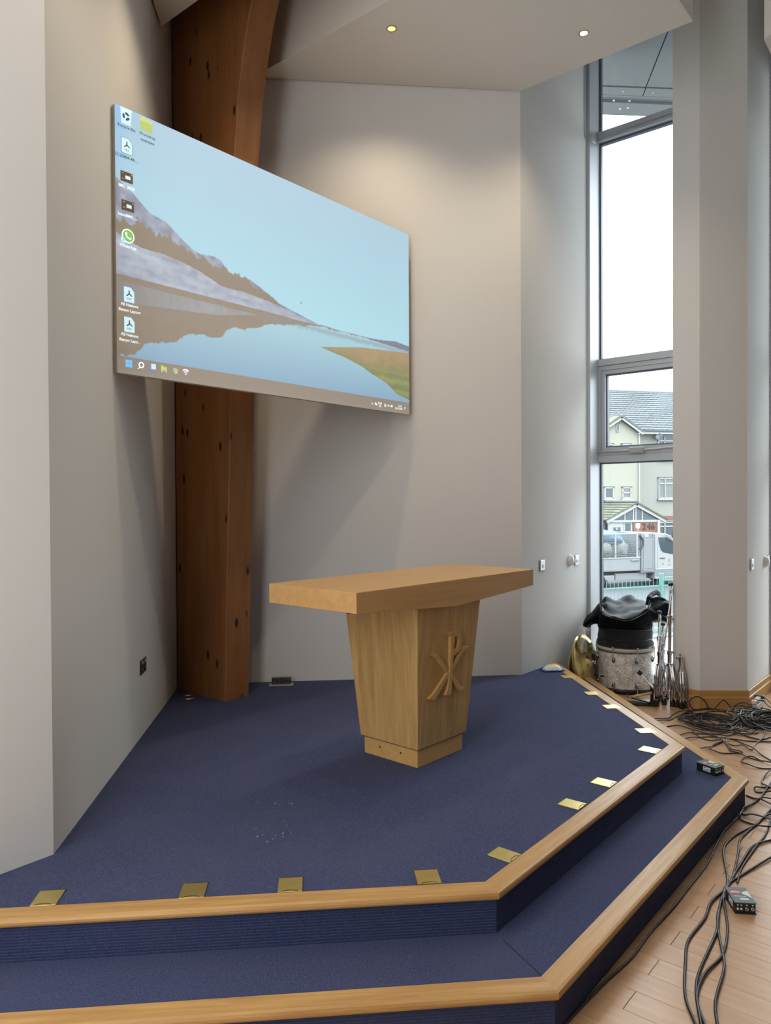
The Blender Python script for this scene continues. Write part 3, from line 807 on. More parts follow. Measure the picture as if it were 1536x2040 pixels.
# ---------------------------------------------------------------- downlights
warm = (1.0, 0.80, 0.55)
lamp_y = emit('lamp_yellow', (1.0, .78, .20), 1.25); lamp_w = emit('lamp_white', (1.0, .86, .70), 4.0)
def downlight(p, label, mat, power, vis=True):
    t = thing('downlight', label, 'downlight', (p[0], p[1], ZS), 0, 'recessed ceiling downlights') if vis else None
    if vis:
        MB().lathe([(.026, -.002), (.036, -.003), (.038, 0), (.026, 0)], 24).build('bezel', MATS.get('bezel_brass') or plain('bezel_brass', (.55, .42, .24), .35, metal=.7), t)
        MB().lathe([(0, -.003), (.014, -.0035), (.027, -.002)], 20).build('lamp', mat, t)
    d = bpy.data.lights.new('downlight_beam', 'SPOT'); d.energy = power; d.color = warm
    d.spot_size = 2.3; d.spot_blend = 0.9; d.shadow_soft_size = .05
    o = bpy.data.objects.new('downlight_beam', d); COL.objects.link(o)
    if t: o.parent = t; o.location = (0, 0, -.03)
    else: o.location = (p[0], p[1], ZS - .03)
downlight((.06, 5.16), 'small round yellowish downlight left in the dropped ceiling', lamp_y, 44)
downlight((1.401, 5.221), 'small round white downlight right in the dropped ceiling', lamp_w, 44)
downlight((-.556, 2.863), None, None, 45, False)
downlight((-.745, 4.19), None, None, 45, False)

# ---------------------------------------------------------------- tall window
RV = (TH - 90) * D2R            # local x along V, y along U (outwards), z up
win = struct('window_1', 'tall narrow grey aluminium window looking onto the street', EC)
win.rotation_euler = (0, 0, RV)
X0, X1 = -1.083, -.2125
def wp(name, lo, hi, mat='aluminium', parent=None, bev=.002):
    return MB().b2(lo, hi).build(name, M[mat], parent or win, bevel=bev)
wp('jamb', (X0 - .03, .268, 0), (X0 + .030, .56, 6.36))
wp('gasket', (X0 + .030, .485, .12), (X0 + .045, .525, 6.25), 'aluminium_dark', bev=0)
wp('jamb', (X1 - .03, .40, 0), (X1 + .02, .56, 6.36))
wp('transom', (X0 + .004, .445, 5.058), (X1, .57, 5.150)); wp('gasket', (X0 + .03, .49, 5.040), (X1, .53, 5.058), 'aluminium_dark', bev=0); wp('drip_edge', (X0 + .004, .440, 5.085), (X1, .447, 5.100), 'steel', bev=0)
wp('transom', (X0 + .004, .440, 2.958), (X1, .57, 3.020)); wp('gasket', (X0 + .03, .49, 3.020), (X1, .53, 3.032), 'aluminium_dark', bev=0)
wp('transom', (X0 + .004, .440, 2.050), (X1, .57, 2.112)); wp('gasket', (X0 + .03, .49, 2.038), (X1, .53, 2.050), 'aluminium_dark', bev=0)
wp('head', (X0, .42, 6.25), (X1, .58, 6.37)); wp('sill', (X0, .40, .02), (X1, .60, .13))
# opening casement: two nested frames, pane, winder bar
cas = bpy.data.objects.new('casement', None); COL.objects.link(cas); cas.parent = win
def ring_frame(name, x0, x1, z0, z1, w, y0, y1, mat):
    m = MB(); m.b2((x0, y0, z0), (x0 + w, y1, z1)); m.b2((x1 - w, y0, z0), (x1, y1, z1)); m.b2((x0 + w, y0, z0), (x1 - w, y1, z0 + w)); m.b2((x0 + w, y0, z1 - w), (x1 - w, y1, z1))
    return m.build(name, M[mat], cas)
ring_frame('outer_frame', X0 + .012, X1 - .01, 2.114, 2.956, .040, .455, .54, 'aluminium')
ring_frame('shadow_line', X0 + .050, X1 - .048, 2.152, 2.918, .004, .470, .54, 'aluminium_dark')
ring_frame('sash', X0 + .054, X1 - .052, 2.156, 2.914, .036, .462, .54, 'aluminium')
ring_frame('glazing_bead', X0 + .090, X1 - .088, 2.192, 2.878, .012, .490, .53, 'aluminium_dark')
MB().b2((X0 + .1, .515, 2.20), (X1 - .1, .521, 2.87)).build('pane', M['glass'], cas)
grey_pl = plain('winder_grey', (.36, .36, .35), .5)
MB().tube(smooth_path([(X0 + .01, .43, 2.150), (-.80, .428, 2.150), (-.55, .428, 2.150), (-.38, .428, 2.158), (-.28, .428, 2.145), (X1 - .01, .43, 2.118)], 6), .009, 8).build('winder_bar', grey_pl, cas)
MB().box((-.68, .425, 2.150), (.13, .035, .052)).build('winder_box', grey_pl, cas, bevel=.006)
for z0, z1 in ((5.15, 6.25), (3.02, 5.05), (.13, 2.05)):
    MB().b2((X0 + .04, .515, z0), (X1 - .03, .521, z1)).build('pane', M['glass'], win)
MB().box((X0 + .045, .30, 5.02), (.030, .075, .055)).build('bracket', M['aluminium'], win, bevel=.004)
MB().tube([(X0 + .008, .22, 5.75), (X0 + .008, .22, 5.05), (X0 + .012, .28, 5.0)], .005, 6).build('conduit', M['aluminium'], win)
o = MB().b2((X0, .35, 6.37), (X1, .60, ZC)).build('wall_lintel', M['wall_paint'], loc=EC, rz=RV); tag(o, 'white wall strip over the tall window', kind='structure')
win2 = struct('window_2', 'grey window jamb and glass at the right edge', EC); win2.rotation_euler = (0, 0, RV)
wp('jamb', (.25, 1.0, 0), (.335, 1.16, 5.95), parent=win2); wp('jamb', (1.30, 1.0, 0), (1.36, 1.16, 5.95), parent=win2); wp('transom', (.33, 1.02, 2.96), (1.30, 1.16, 3.02), parent=win2); wp('transom', (.33, 1.02, 2.05), (1.30, 1.16, 2.11), parent=win2); wp('sill', (.33, 1.0, 0), (1.30, 1.16, .13), parent=win2); wp('head', (.33, 1.0, 5.45), (1.30, 1.16, 5.95), parent=win2)
for z0, z1 in ((3.02, 5.45), (2.11, 2.96), (.13, 2.05)):
    MB().b2((.335, 1.08, z0), (1.30, 1.086, z1)).build('pane', M['glass'], win2)

# ---------------------------------------------------------------- switches and sockets on the walls
def on_wall(name, label, cat, p, face_ang, z, parts):
    """small fitting; local x along the wall, -y out of it"""
    t = thing(name, label, cat, (p[0], p[1], z), face_ang)
    for nm, lo, hi, mat in parts:
        MB().b2(lo, hi).build(nm, M[mat] if isinstance(mat, str) else mat, t, bevel=.002)
    return t
grey_sock = plain('socket_insert', (.52, .50, .46), .4)
pB = Vector((-1.4665, 4.461, 0))
t = on_wall('double_socket', 'dark steel double power socket on the left wall', 'socket', pB, 275.4*D2R + math.pi, .7085,
    [('plate', (-.073, -.006, -.043), (.073, .001, .043), plain('gunmetal', (.09, .085, .085), .35, metal=.6))])
for sx in (-1, 1):
    MB().b2((sx*.034 - .021, -.0085, -.028), (sx*.034 + .021, -.006, .012)).build('socket_face', M['black_plastic'], t)
    MB().b2((sx*.034 - .009, -.010, .018), (sx*.034 + .009, -.006, .034)).build('rocker', grey_sock, t)
    MB().b2((sx*.034 - .004, -.0095, -.020), (sx*.034 + .004, -.0085, -.004)).build('earth_slot', grey_sock, t)
# note: plate faces the room (+x side of the left wall)
t.rotation_euler = (0, 0, 95.4*D2R)
def sw(pos, z, label, rockers=1, mat='steel'):
    t = thing('light_switch', label, 'switch', (pos[0], pos[1], z), TH*D2R)
    MB().b2((-.040, -.012, -.045), (.040, .001, .045)).build('plate', M[mat], t, bevel=.003)
    for k in range(rockers):
        x = (k - (rockers-1)/2) * .022
        MB().b2((x - .009, -.016, -.022), (x + .009, -.011, .006)).build('rocker', M['white_plastic'], t, bevel=.002)
    return t
sw((1.3055, 6.212), 1.153, 'single chrome light switch just right of the altar top')
t = sw((1.724, 6.718), 1.155, 'double chrome light switch nearest the window jamb', 2)
def sensor(pos, z, label):
    t = thing('dome_sensor', label, 'sensor', (pos[0], pos[1], z), TH*D2R)
    MB().lathe([(.043, 0), (.042, .016), (.034, .032), (.018, .040), (0, .042)], 22, M=Matrix.Rotation(math.pi/2, 3, 'X') @ Matrix.Diagonal((.85, 1.1, 1))).build('dome', M['white_plastic'], t)
    MB().lathe([(.049, -.001), (.049, .006), (.043, .008)], 22, M=Matrix.Rotation(math.pi/2, 3, 'X') @ Matrix.Diagonal((.85, 1.1, 1))).build('back_plate', M['white_plastic'], t)
sensor((1.640, 6.617), 1.162, 'white oval wall fitting left of the double switch')
g0 = ep(.2345, .299)
sw(g0 + U*.128, 1.160, 'chrome light switch on the right hand pier face')
sensor(g0 + U*.570, 1.155, 'white oval wall fitting at the right edge')
sw(g0 + U*.68, 1.157, 'chrome double switch at the extreme right edge', 2)

# ---------------------------------------------------------------- floor fittings behind the altar
t = thing('floor_box', 'open metal floor socket box against the back wall', 'floor box', (-.804, 5.668, .296), 5.4*D2R)
MB().b2((-.092, -.045, 0), (.092, .03, .008)).build('trim', plain('dull_alu', (.42, .40, .38), .5, metal=.5), t, bevel=.002)
MB().b2((-.072, -.012, .008), (.072, .022, .052)).build('housing', M['black_plastic'], t, bevel=.002)
for k in range(4):
    MB().lathe([(.010, 0), (.013, .002), (.010, .004)], 12, c=(-.050 + .033*k, -.012, .030), M=Matrix.Rotation(math.pi/2, 3, 'X')).build('connector', M['steel'], t)
t = thing('floor_uplight', 'round steel ringed light set in the carpet at the foot of the post', 'floor light', (-1.421, 5.305, .296))
MB().lathe([(.040, .001), (.042, .008), (.054, .008), (.058, .001)], 28).build('ring', M['steel'], t)
MB().lathe([(0, .003), (.041, .003)], 24).build('lens', plain('amber_lens', (.16, .07, .04), .15), t)

# packet of wipes
t = thing('wipes_packet', 'crumpled blue and white packet of wipes on the carpet by the wall', 'packet', (1.365, 6.085, .297), 5*D2R)
rowsp = []
for j in range(9):
    r = []
    for i in range(15):
        x, y = (i/14 - .5), (j/8 - .5)
        th = .045 * max(0, 1 - abs(2*x)**3.5) * max(0, 1 - abs(2*y)**3) + .004 + .005*mnoise.noise((x*9, y*7, 1))
        r.append((x*.165, y*.105*(1 - .12*abs(2*x)**4), th))
    rowsp.append(r)
pk = MB().grid(rowsp)
pk.grid([[(x, y, .001) for x, y, z in r][::-1] for r in rowsp])
pk.build('pouch', plain('packet_white', (.72, .80, .84), .3, var=.1, vscale=30), t)
blue_p = plain('packet_blue', (.03, .12, .42), .3); yel_p = plain('packet_yellow', (.75, .65, .12), .35)
for s in (-1, 1):
    MB().grid([[(s*.070, -.050 + .1*k/6, .014 + .006*math.sin(k*2)) for k in range(7)], [(s*.092, -.052 + .104*k/6, .008 + .006*math.sin(k*3)) for k in range(7)]]).build('end_seal', blue_p, t, solid=.002)
MB().grid([[(-.05 + .10*k/8, y, .0535 - .018*(y/.03)**2 - (.007 if abs(k-4) > 2 else 0) - (.006 if abs(k-4) > 3 else 0)) for k in range(9)] for y in (-.03, -.015, 0, .015, .03)]).build('label_flap', yel_p, t, solid=.001)
MB().grid([[(-.075 + .15*k/10, -.0535, .002 + .012*m + .002*math.sin(k*2.2)) for k in range(11)] for m in range(2)]).build('front_band', blue_p, t, solid=.002)

# ---------------------------------------------------------------- drum kit by the window
m, nt, p = base_mat('pearl'); L = nt.links.new
tc = nd(nt, 'ShaderNodeTexCoord'); vo = nd(nt, 'ShaderNodeTexVoronoi'); vo.inputs['Scale'].default_value = 45; ns = nd(nt, 'ShaderNodeTexNoise'); ns.inputs['Scale'].default_value = 60
mixv = nd(nt, 'ShaderNodeMixRGB'); mixv.inputs[0].default_value = .12; L(tc.outputs['Object'], mixv.inputs[1]); L(ns.outputs['Color'], mixv.inputs[2]); L(tc.outputs['Object'], ns.inputs['Vector']); L(mixv.outputs[0], vo.inputs['Vector'])
cr = nd(nt, 'ShaderNodeValToRGB'); cr.color_ramp.elements[0].color = (.44, .42, .39, 1); cr.color_ramp.elements[1].color = (.95, .94, .90, 1); cr.color_ramp.elements[0].position = .15; cr.color_ramp.elements[1].position = .95
sepc = nd(nt, 'ShaderNodeSeparateColor'); L(vo.outputs['Color'], sepc.inputs[0]); L(sepc.outputs[0], cr.inputs[0]); L(cr.outputs[0], p.inputs['Base Color'])
p.inputs['Roughness'].default_value = .22
plain('lug_steel', (.30, .30, .32), .2, metal=1.0); plain('hoop_cream', (.55, .50, .40), .35); plain('drum_black', (.012, .013, .016), .35)
plain('bag_cloth', (.010, .011, .014), .9, bump=.4, bscale=220, sheen=.1)
plain('vinyl', (.007, .009, .012), .38, bump=.05, bscale=120, spec=.025); plain('vinyl_trim', (.05, .055, .06), .35)
DC = Vector((2.15, 6.675, 0)); DR = .245
bd = thing('bass_drum', 'white marbled pearl bass drum standing on end by the window', 'drum', DC)
MB().lathe([(0, .004), (DR + .010, .004), (DR + .012, .03), (DR + .010, .045), (DR, .046)], 56).build('lower_hoop', M['drum_black'], bd)
MB().lathe([(DR, .040), (DR, .365)], 64).build('shell', M['pearl'], bd)
MB().lathe([(DR, .358), (DR + .007, .358), (DR + .007, .366), (DR + .002, .366)], 56).build('rim_line', M['drum_black'], bd)
MB().lathe([(DR - .01, .366), (DR + .009, .366), (DR + .009, .399), (DR - .01, .399)], 56).build('upper_hoop', M['hoop_cream'], bd)
MB().lathe([(DR - .01, .399), (DR + .010, .399), (DR + .010, .407), (DR - .01, .407)], 56).build('rim_line', M['drum_black'], bd)
MB().lathe([(0, .400), (DR - .012, .400)], 40).build('head', M['white_plastic'], bd)
for k in range(8):
    a = (-107.8 + 22.5 + 45 * k) * D2R
    R = Matrix.Rotation(a, 3, 'Z')
    def rp(r, y, z): return R @ Vector((r, y, z))
    for z in (.295, .075):
        MB().sphere((0, 0, 0), 1, 12, 8).build('lug', M['lug_steel'], bd).matrix_basis = Matrix.Translation(rp(DR + .004, 0, z)) @ R.to_4x4() @ Matrix.Diagonal((.018, .016, .026, 1))
    MB().cyl(rp(DR + .020, 0, .30), rp(DR + .020, 0, .412), .0035, 8).build('tension_rod', M['chrome'], bd)
    MB().box(rp(DR + .016, 0, .398), (.020, .014, .030), a).build('claw', M['chrome'], bd, bevel=.003)
    MB().cyl(rp(DR + .020, 0, .012), rp(DR + .020, 0, .07), .0035, 8).build('tension_rod', M['chrome'], bd)
# drum in a black cloth bag standing on it
bg_ = thing('bagged_drum', 'drum in a black cloth bag standing on top of the bass drum', 'drum bag', DC + Vector((0, 0, .408)))
rr = []
for j in range(13):
    z = .235 * j / 12
    r = []
    for k in range(65):
        a = 2*math.pi*(k % 64)/64
        rad = .232 + .008*mnoise.noise((math.cos(a)*3, math.sin(a)*3, z*14)) + (.012 if j in (0, 1) else 0) - (.006 if j > 10 else 0)
        r.append((rad*math.cos(a), rad*math.sin(a), z))
    rr.append(r)
mm = MB().grid([r[::-1] for r in rr]); mm.add(rr[-1][:64], [tuple(range(64))])
mm.build('bag', M['bag_cloth'], bg_)
a0 = -107.8*D2R
MB().grid([[((.246 + .013*(1-j/4))*math.cos(a0 + t_*.16), (.246 + .013*(1-j/4))*math.sin(a0 + t_*.16), .03 - .068*j/4*(1 - .25*t_*t_)) for t_ in (-1.3, -.8, -.3, .2, .6, 1.0)] for j in range(5)]).build('flap', M['bag_cloth'], bg_, solid=.004)
for z in (.06, .15):
    MB().lathe([(.236, z-.004), (.240, z), (.236, z+.004)], 48).build('seam', M['drum_black'], bg_)
# black vinyl cover thrown over the top
VC_main=[[(1.859,6.500,0.572),(1.903,6.440,0.578),(1.991,6.430,0.578),(2.086,6.430,0.576),(2.200,6.430,0.577),(2.329,6.500,0.570)],
 [(1.855,6.460,0.632),(1.895,6.410,0.631),(1.982,6.400,0.621),(2.077,6.400,0.618),(2.189,6.400,0.622),(2.319,6.460,0.625)],
 [(1.863,6.440,0.726),(1.889,6.390,0.702),(1.964,6.370,0.680),(2.064,6.360,0.659),(2.170,6.370,0.691),(2.266,6.400,0.748)],
 [(1.930,6.560,0.717),(1.958,6.500,0.703),(2.010,6.460,0.686),(2.095,6.470,0.698),(2.195,6.470,0.720),(2.276,6.480,0.750)],
 [(1.943,6.700,0.746),(1.988,6.660,0.757),(2.060,6.620,0.727),(2.144,6.620,0.736),(2.237,6.620,0.740),(2.314,6.600,0.754)],
 [(1.957,6.800,0.748),(2.023,6.780,0.757),(2.113,6.760,0.754),(2.189,6.760,0.763),(2.284,6.760,0.767),(2.358,6.740,0.760)],
 [(1.991,6.860,0.756),(2.028,6.860,0.803),(2.131,6.880,0.765),(2.252,6.880,0.817),(2.335,6.880,0.780),(2.391,6.860,0.751)],
 [(2.019,6.930,0.727),(2.058,6.930,0.766),(2.149,6.940,0.735),(2.277,6.940,0.773),(2.355,6.940,0.743),(2.420,6.930,0.725)]]
VC_left=[[(1.885,6.550,0.779),(1.854,6.620,0.718),(1.824,6.680,0.658),(1.797,6.720,0.608),(1.787,6.720,0.581)],
 [(1.870,6.480,0.748),(1.841,6.540,0.698),(1.817,6.620,0.642),(1.791,6.680,0.602),(1.780,6.700,0.565)],
 [(1.868,6.460,0.691),(1.835,6.520,0.661),(1.811,6.600,0.626),(1.790,6.660,0.591),(1.780,6.700,0.545)],
 [(1.887,6.540,0.660),(1.852,6.580,0.636),(1.831,6.640,0.594),(1.805,6.680,0.559),(1.789,6.720,0.537)],
 [(1.893,6.560,0.579),(1.873,6.620,0.587),(1.852,6.680,0.564),(1.825,6.720,0.543),(1.797,6.740,0.534)]]
VC_right=[[(2.323,6.600,0.775),(2.405,6.620,0.739),(2.463,6.600,0.699),(2.494,6.560,0.654),(2.525,6.540,0.641)],
 [(2.264,6.420,0.754),(2.347,6.460,0.711),(2.418,6.480,0.679),(2.471,6.500,0.652),(2.512,6.500,0.640)],
 [(2.269,6.420,0.700),(2.343,6.450,0.672),(2.414,6.470,0.646),(2.464,6.480,0.633),(2.512,6.500,0.635)],
 [(2.301,6.460,0.639),(2.361,6.500,0.627),(2.433,6.520,0.619),(2.479,6.520,0.615),(2.519,6.530,0.617)],
 [(2.355,6.560,0.611),(2.407,6.600,0.605),(2.470,6.620,0.599),(2.509,6.600,0.601),(2.534,6.580,0.607)]]
VC_curl=[[(2.253,6.440,0.788),(2.272,6.460,0.839),(2.307,6.500,0.880),(2.381,6.580,0.890),(2.452,6.660,0.869),(2.479,6.700,0.831),(2.484,6.720,0.805)],
 [(2.267,6.410,0.790),(2.289,6.430,0.830),(2.312,6.470,0.861),(2.379,6.560,0.872),(2.440,6.640,0.853),(2.466,6.680,0.824),(2.474,6.700,0.803)],
 [(2.283,6.410,0.790),(2.300,6.420,0.825),(2.316,6.470,0.847),(2.387,6.580,0.844),(2.442,6.640,0.827),(2.471,6.660,0.813),(2.497,6.660,0.801)]]
VC_flap=[[(2.325,6.500,0.839),(2.392,6.560,0.833),(2.454,6.600,0.824),(2.491,6.600,0.811),(2.509,6.580,0.790)],
 [(2.332,6.520,0.795),(2.392,6.560,0.794),(2.446,6.580,0.791),(2.485,6.560,0.784),(2.505,6.540,0.771)],
 [(2.316,6.500,0.761),(2.361,6.500,0.751),(2.416,6.500,0.767),(2.462,6.500,0.769),(2.488,6.500,0.751)],
 [(2.304,6.480,0.750),(2.354,6.480,0.718),(2.409,6.480,0.713),(2.458,6.500,0.696),(2.481,6.520,0.702)],
 [(2.325,6.500,0.715),(2.370,6.500,0.687),(2.416,6.500,0.673),(2.460,6.520,0.647),(2.477,6.540,0.625)]]
VC_bag=[[(1.705,6.660,0.580),(1.682,6.660,0.544),(1.668,6.680,0.475),(1.649,6.660,0.403),(1.634,6.640,0.313),(1.626,6.600,0.237)],
 [(1.714,6.620,0.574),(1.695,6.600,0.536),(1.671,6.600,0.471),(1.652,6.580,0.400),(1.642,6.580,0.316),(1.633,6.560,0.228)],
 [(1.737,6.600,0.563),(1.715,6.570,0.531),(1.698,6.560,0.459),(1.679,6.540,0.398),(1.660,6.540,0.306),(1.653,6.530,0.216)],
 [(1.750,6.580,0.557),(1.755,6.600,0.507),(1.746,6.600,0.433),(1.736,6.600,0.368),(1.717,6.600,0.284),(1.703,6.580,0.186)]]
def refine(rows, n=4):
    """smooth a coarse control grid"""
    a = [smooth_path(r, n) for r in rows]
    cols = list(zip(*a))
    b = [smooth_path(list(c), n) for c in cols]
    return [list(r) for r in zip(*b)]
vc = thing('vinyl_cover', 'crumpled shiny black vinyl cover heaped over the stacked drums', 'cover', DC + Vector((0, 0, .57)))
for nm, g in (('body_fold', VC_main), ('side_fold', VC_left), ('side_fold', VC_right), ('rolled_edge', VC_curl), ('inner_fold', VC_flap)):
    g2 = refine(g, 4)
    MB().grid([[Vector(p) - vc.location + Vector((0, 0, .030*(.35 - abs(mnoise.noise(Vector(p)*7 + Vector((3, 1, 0))))) + .006*mnoise.noise(Vector(p)*18))) for p in r] for r in g2]).build(nm, M['vinyl'], vc, solid=.004)
rim = smooth_path([Vector(p) - vc.location + Vector((0, -.003, 0)) for p in VC_main[2] + [VC_curl[1][0], VC_curl[1][1], VC_curl[1][2]]], 6)
MB().tube(rim, .0035, 6).build('piping', M['vinyl_trim'], vc)
MB().lathe([(.10, .10), (.20, .075), (.235, .045), (.236, .0)], 40).build('under_fold', M['vinyl'], vc)

# bronze cymbal leaning on the wall
m, nt, p = base_mat('bronze'); L = nt.links.new
p.inputs['Metallic'].default_value = 1; p.inputs['Roughness'].default_value = .24
tc = nd(nt, 'ShaderNodeTexCoord'); wv = nd(nt, 'ShaderNodeTexWave', wave_type='RINGS', rings_direction='Z'); wv.inputs['Scale'].default_value = 60; wv.inputs['Distortion'].default_value = .3
L(tc.outputs['Object'], wv.inputs['Vector']); mx = nd(nt, 'ShaderNodeMixRGB'); mx.inputs[1].default_value = (.62, .46, .17, 1); mx.inputs[2].default_value = (.74, .58, .26, 1); L(wv.outputs['Fac'], mx.inputs[0]); L(mx.outputs[0], p.inputs['Base Color'])
bpn = nd(nt, 'ShaderNodeBump'); bpn.inputs['Strength'].default_value = .15; bpn.inputs['Distance'].default_value = .002; L(wv.outputs['Fac'], bpn.inputs['Height']); L(bpn.outputs[0], p.inputs['Normal'])
def cymbal(loc, nrm, r, label):
    t = thing('cymbal', label, 'cymbal', loc)
    q = Vector(nrm).normalized().to_track_quat('Z', 'Y'); t.rotation_mode = 'QUATERNION'; t.rotation_quaternion = q
    MB().lathe([(r, 0), (r*.8, .009), (r*.5, .021), (r*.27, .029), (r*.235, .032), (r*.16, .050), (r*.07, .057), (.006, .058)], 56).build('disc', M['bronze'], t, solid=.0015)
cymbal((1.765, 6.56, .258), V + Vector((0, 0, .22)), .25, 'large bronze cymbal leaning upright against the wall by the drum')
cymbal((1.700, 6.565, .205), V + Vector((0, 0, .10)), .195, 'second bronze cymbal wrapped in plastic behind the large cymbal')
m, nt, p = base_mat('clear_film'); nt.nodes.remove(p)
f1_ = nd(nt, 'ShaderNodeBsdfTransparent'); f2_ = nd(nt, 'ShaderNodeBsdfDiffuse'); f2_.inputs[0].default_value = (.85, .87, .9, 1); f3_ = nd(nt, 'ShaderNodeBsdfGlossy'); f3_.inputs['Roughness'].default_value = .15
fm1 = nd(nt, 'ShaderNodeMixShader'); fm1.inputs[0].default_value = .38; fm2 = nd(nt, 'ShaderNodeMixShader'); fm2.inputs[0].default_value = .18
nt.links.new(f1_.outputs[0], fm1.inputs[1]); nt.links.new(f2_.outputs[0], fm1.inputs[2]); nt.links.new(fm1.outputs[0], fm2.inputs[1]); nt.links.new(f3_.outputs[0], fm2.inputs[2]); nt.links.new(fm2.outputs[0], nt.nodes['Material Output'].inputs['Surface'])
t = thing('plastic_bag', 'crumpled clear plastic bag behind the cymbal against the wall', 'bag', (1.68, 6.6, .2))
g2 = refine(VC_bag, 5)
MB().grid([[Vector(p) - t.location + V*(.06 + .02*mnoise.noise(Vector(p)*22)) for p in r] for r in g2]).build('film', m, t)
for k in (6, 14, 22):
    MB().tube([Vector(g2[i][k]) - t.location + V*(.062 + .02*mnoise.noise(Vector(g2[i][k])*22)) for i in range(len(g2))], .0016, 5).build('crease', m, t)
# slim leg rod in front of the cymbal
t = thing('drum_leg', 'slim chrome drum leg with black cap standing before the bronze cymbal', 'drum leg', (1.845, 6.44, 0))
MB().cyl((0, 0, .01), (-.045, -.01, .33), .006, 10).build('rod', M['drum_black'], t); MB().cyl((-.043, -.01, .315), (-.047, -.011, .365), .014, 12, .017).build('cap', M['black_rubber'], t)
MB().cyl((-.040, -.009, .275), (-.043, -.0098, .300), .012, 12).build('collar', M['chrome'], t); MB().sphere((0, 0, .016), .018, 12, 8, (1, 1, .8)).build('foot', M['black_rubber'], t)
MB().box((.020, .0, .17), (.055, .03, .022), .3).build('clamp', M['chrome'], t, bevel=.004); MB().box((-.022, 0, .18), (.03, .03, .04), .3).build('wing_nut', M['black_plastic'], t, bevel=.006)

# bass drum pedal
t = thing('kick_pedal', 'black kick drum pedal with square beater in front of the bass drum', 'pedal', (2.14, 6.13, 0), -12*D2R)
MB().b2((-.16, -.055, .002), (.085, .055, .014)).build('base_plate', M['black_plastic'], t, bevel=.003)
for s in (-1, 1):
    MB().cyl((.055, s*.045, .014), (.055, s*.045, .155), .008, 10).build('upright', M['drum_black'], t)
MB().cyl((.055, -.060, .155), (.055, .060, .155), .007, 10).build('axle', M['chrome'], t)
MB().cyl((.055, 0, .155), (-.030, .05, .245), .0035, 8).build('beater_shaft', M['chrome'], t)
MB().box((-.036, .054, .252), (.040, .030, .036), .5, M=Matrix.Rotation(.7, 3, 'Y')).build('beater_head', M['black_rubber'], t, bevel=.005)
MB().box((-.052, .060, .262), (.006, .026, .030), .5, M=Matrix.Rotation(.7, 3, 'Y')).build('beater_felt', M['white_plastic'], t)
MB().box((-.05, 0, .045), (.20, .075, .010), M=Matrix.Rotation(.22, 3, 'Y')).build('footboard', M['drum_black'], t, bevel=.003)
MB().tube([(.052, .0, .155), (.066, 0, .12), (.060, 0, .07)], .005, 6).build('chain', M['steel'], t)
MB().box((.075, -.05, .035), (.045, .04, .05)).build('hoop_clamp', M['drum_black'], t, bevel=.006)
stick_m = wood('hickory', (.68, .52, .30), (.55, .38, .20), 'X', 6, 12, .5)
for k, (a, b) in enumerate((((1.985, 6.10, .064), (2.20, 6.115, .098)), ((1.99, 6.135, .064), (2.195, 6.095, .110)))):
    a, b = Vector(a), Vector(b); d = b - a; L_ = d.length
    st = MB()
    prof = [(0, 0), (.0035, .002), (.004, .012), (.0028, .02), (.0065, .07), (.007, L_ - .01), (.005, L_), (0, L_)]
    st.lathe([(r, z) for r, z in prof], 10, M=Matrix.Rotation(math.pi/2, 3, 'Y'))
    o = st.build('drumstick', stick_m); o.location = a; o.rotation_mode = 'QUATERNION'; o.rotation_quaternion = d.to_track_quat('X', 'Z')
    tag(o, ['wooden drumstick lying on the pedal, the one nearer the step', 'wooden drumstick lying crossed under the nearer one on the pedal'][k], 'drumstick', 'drumsticks on the kick pedal')

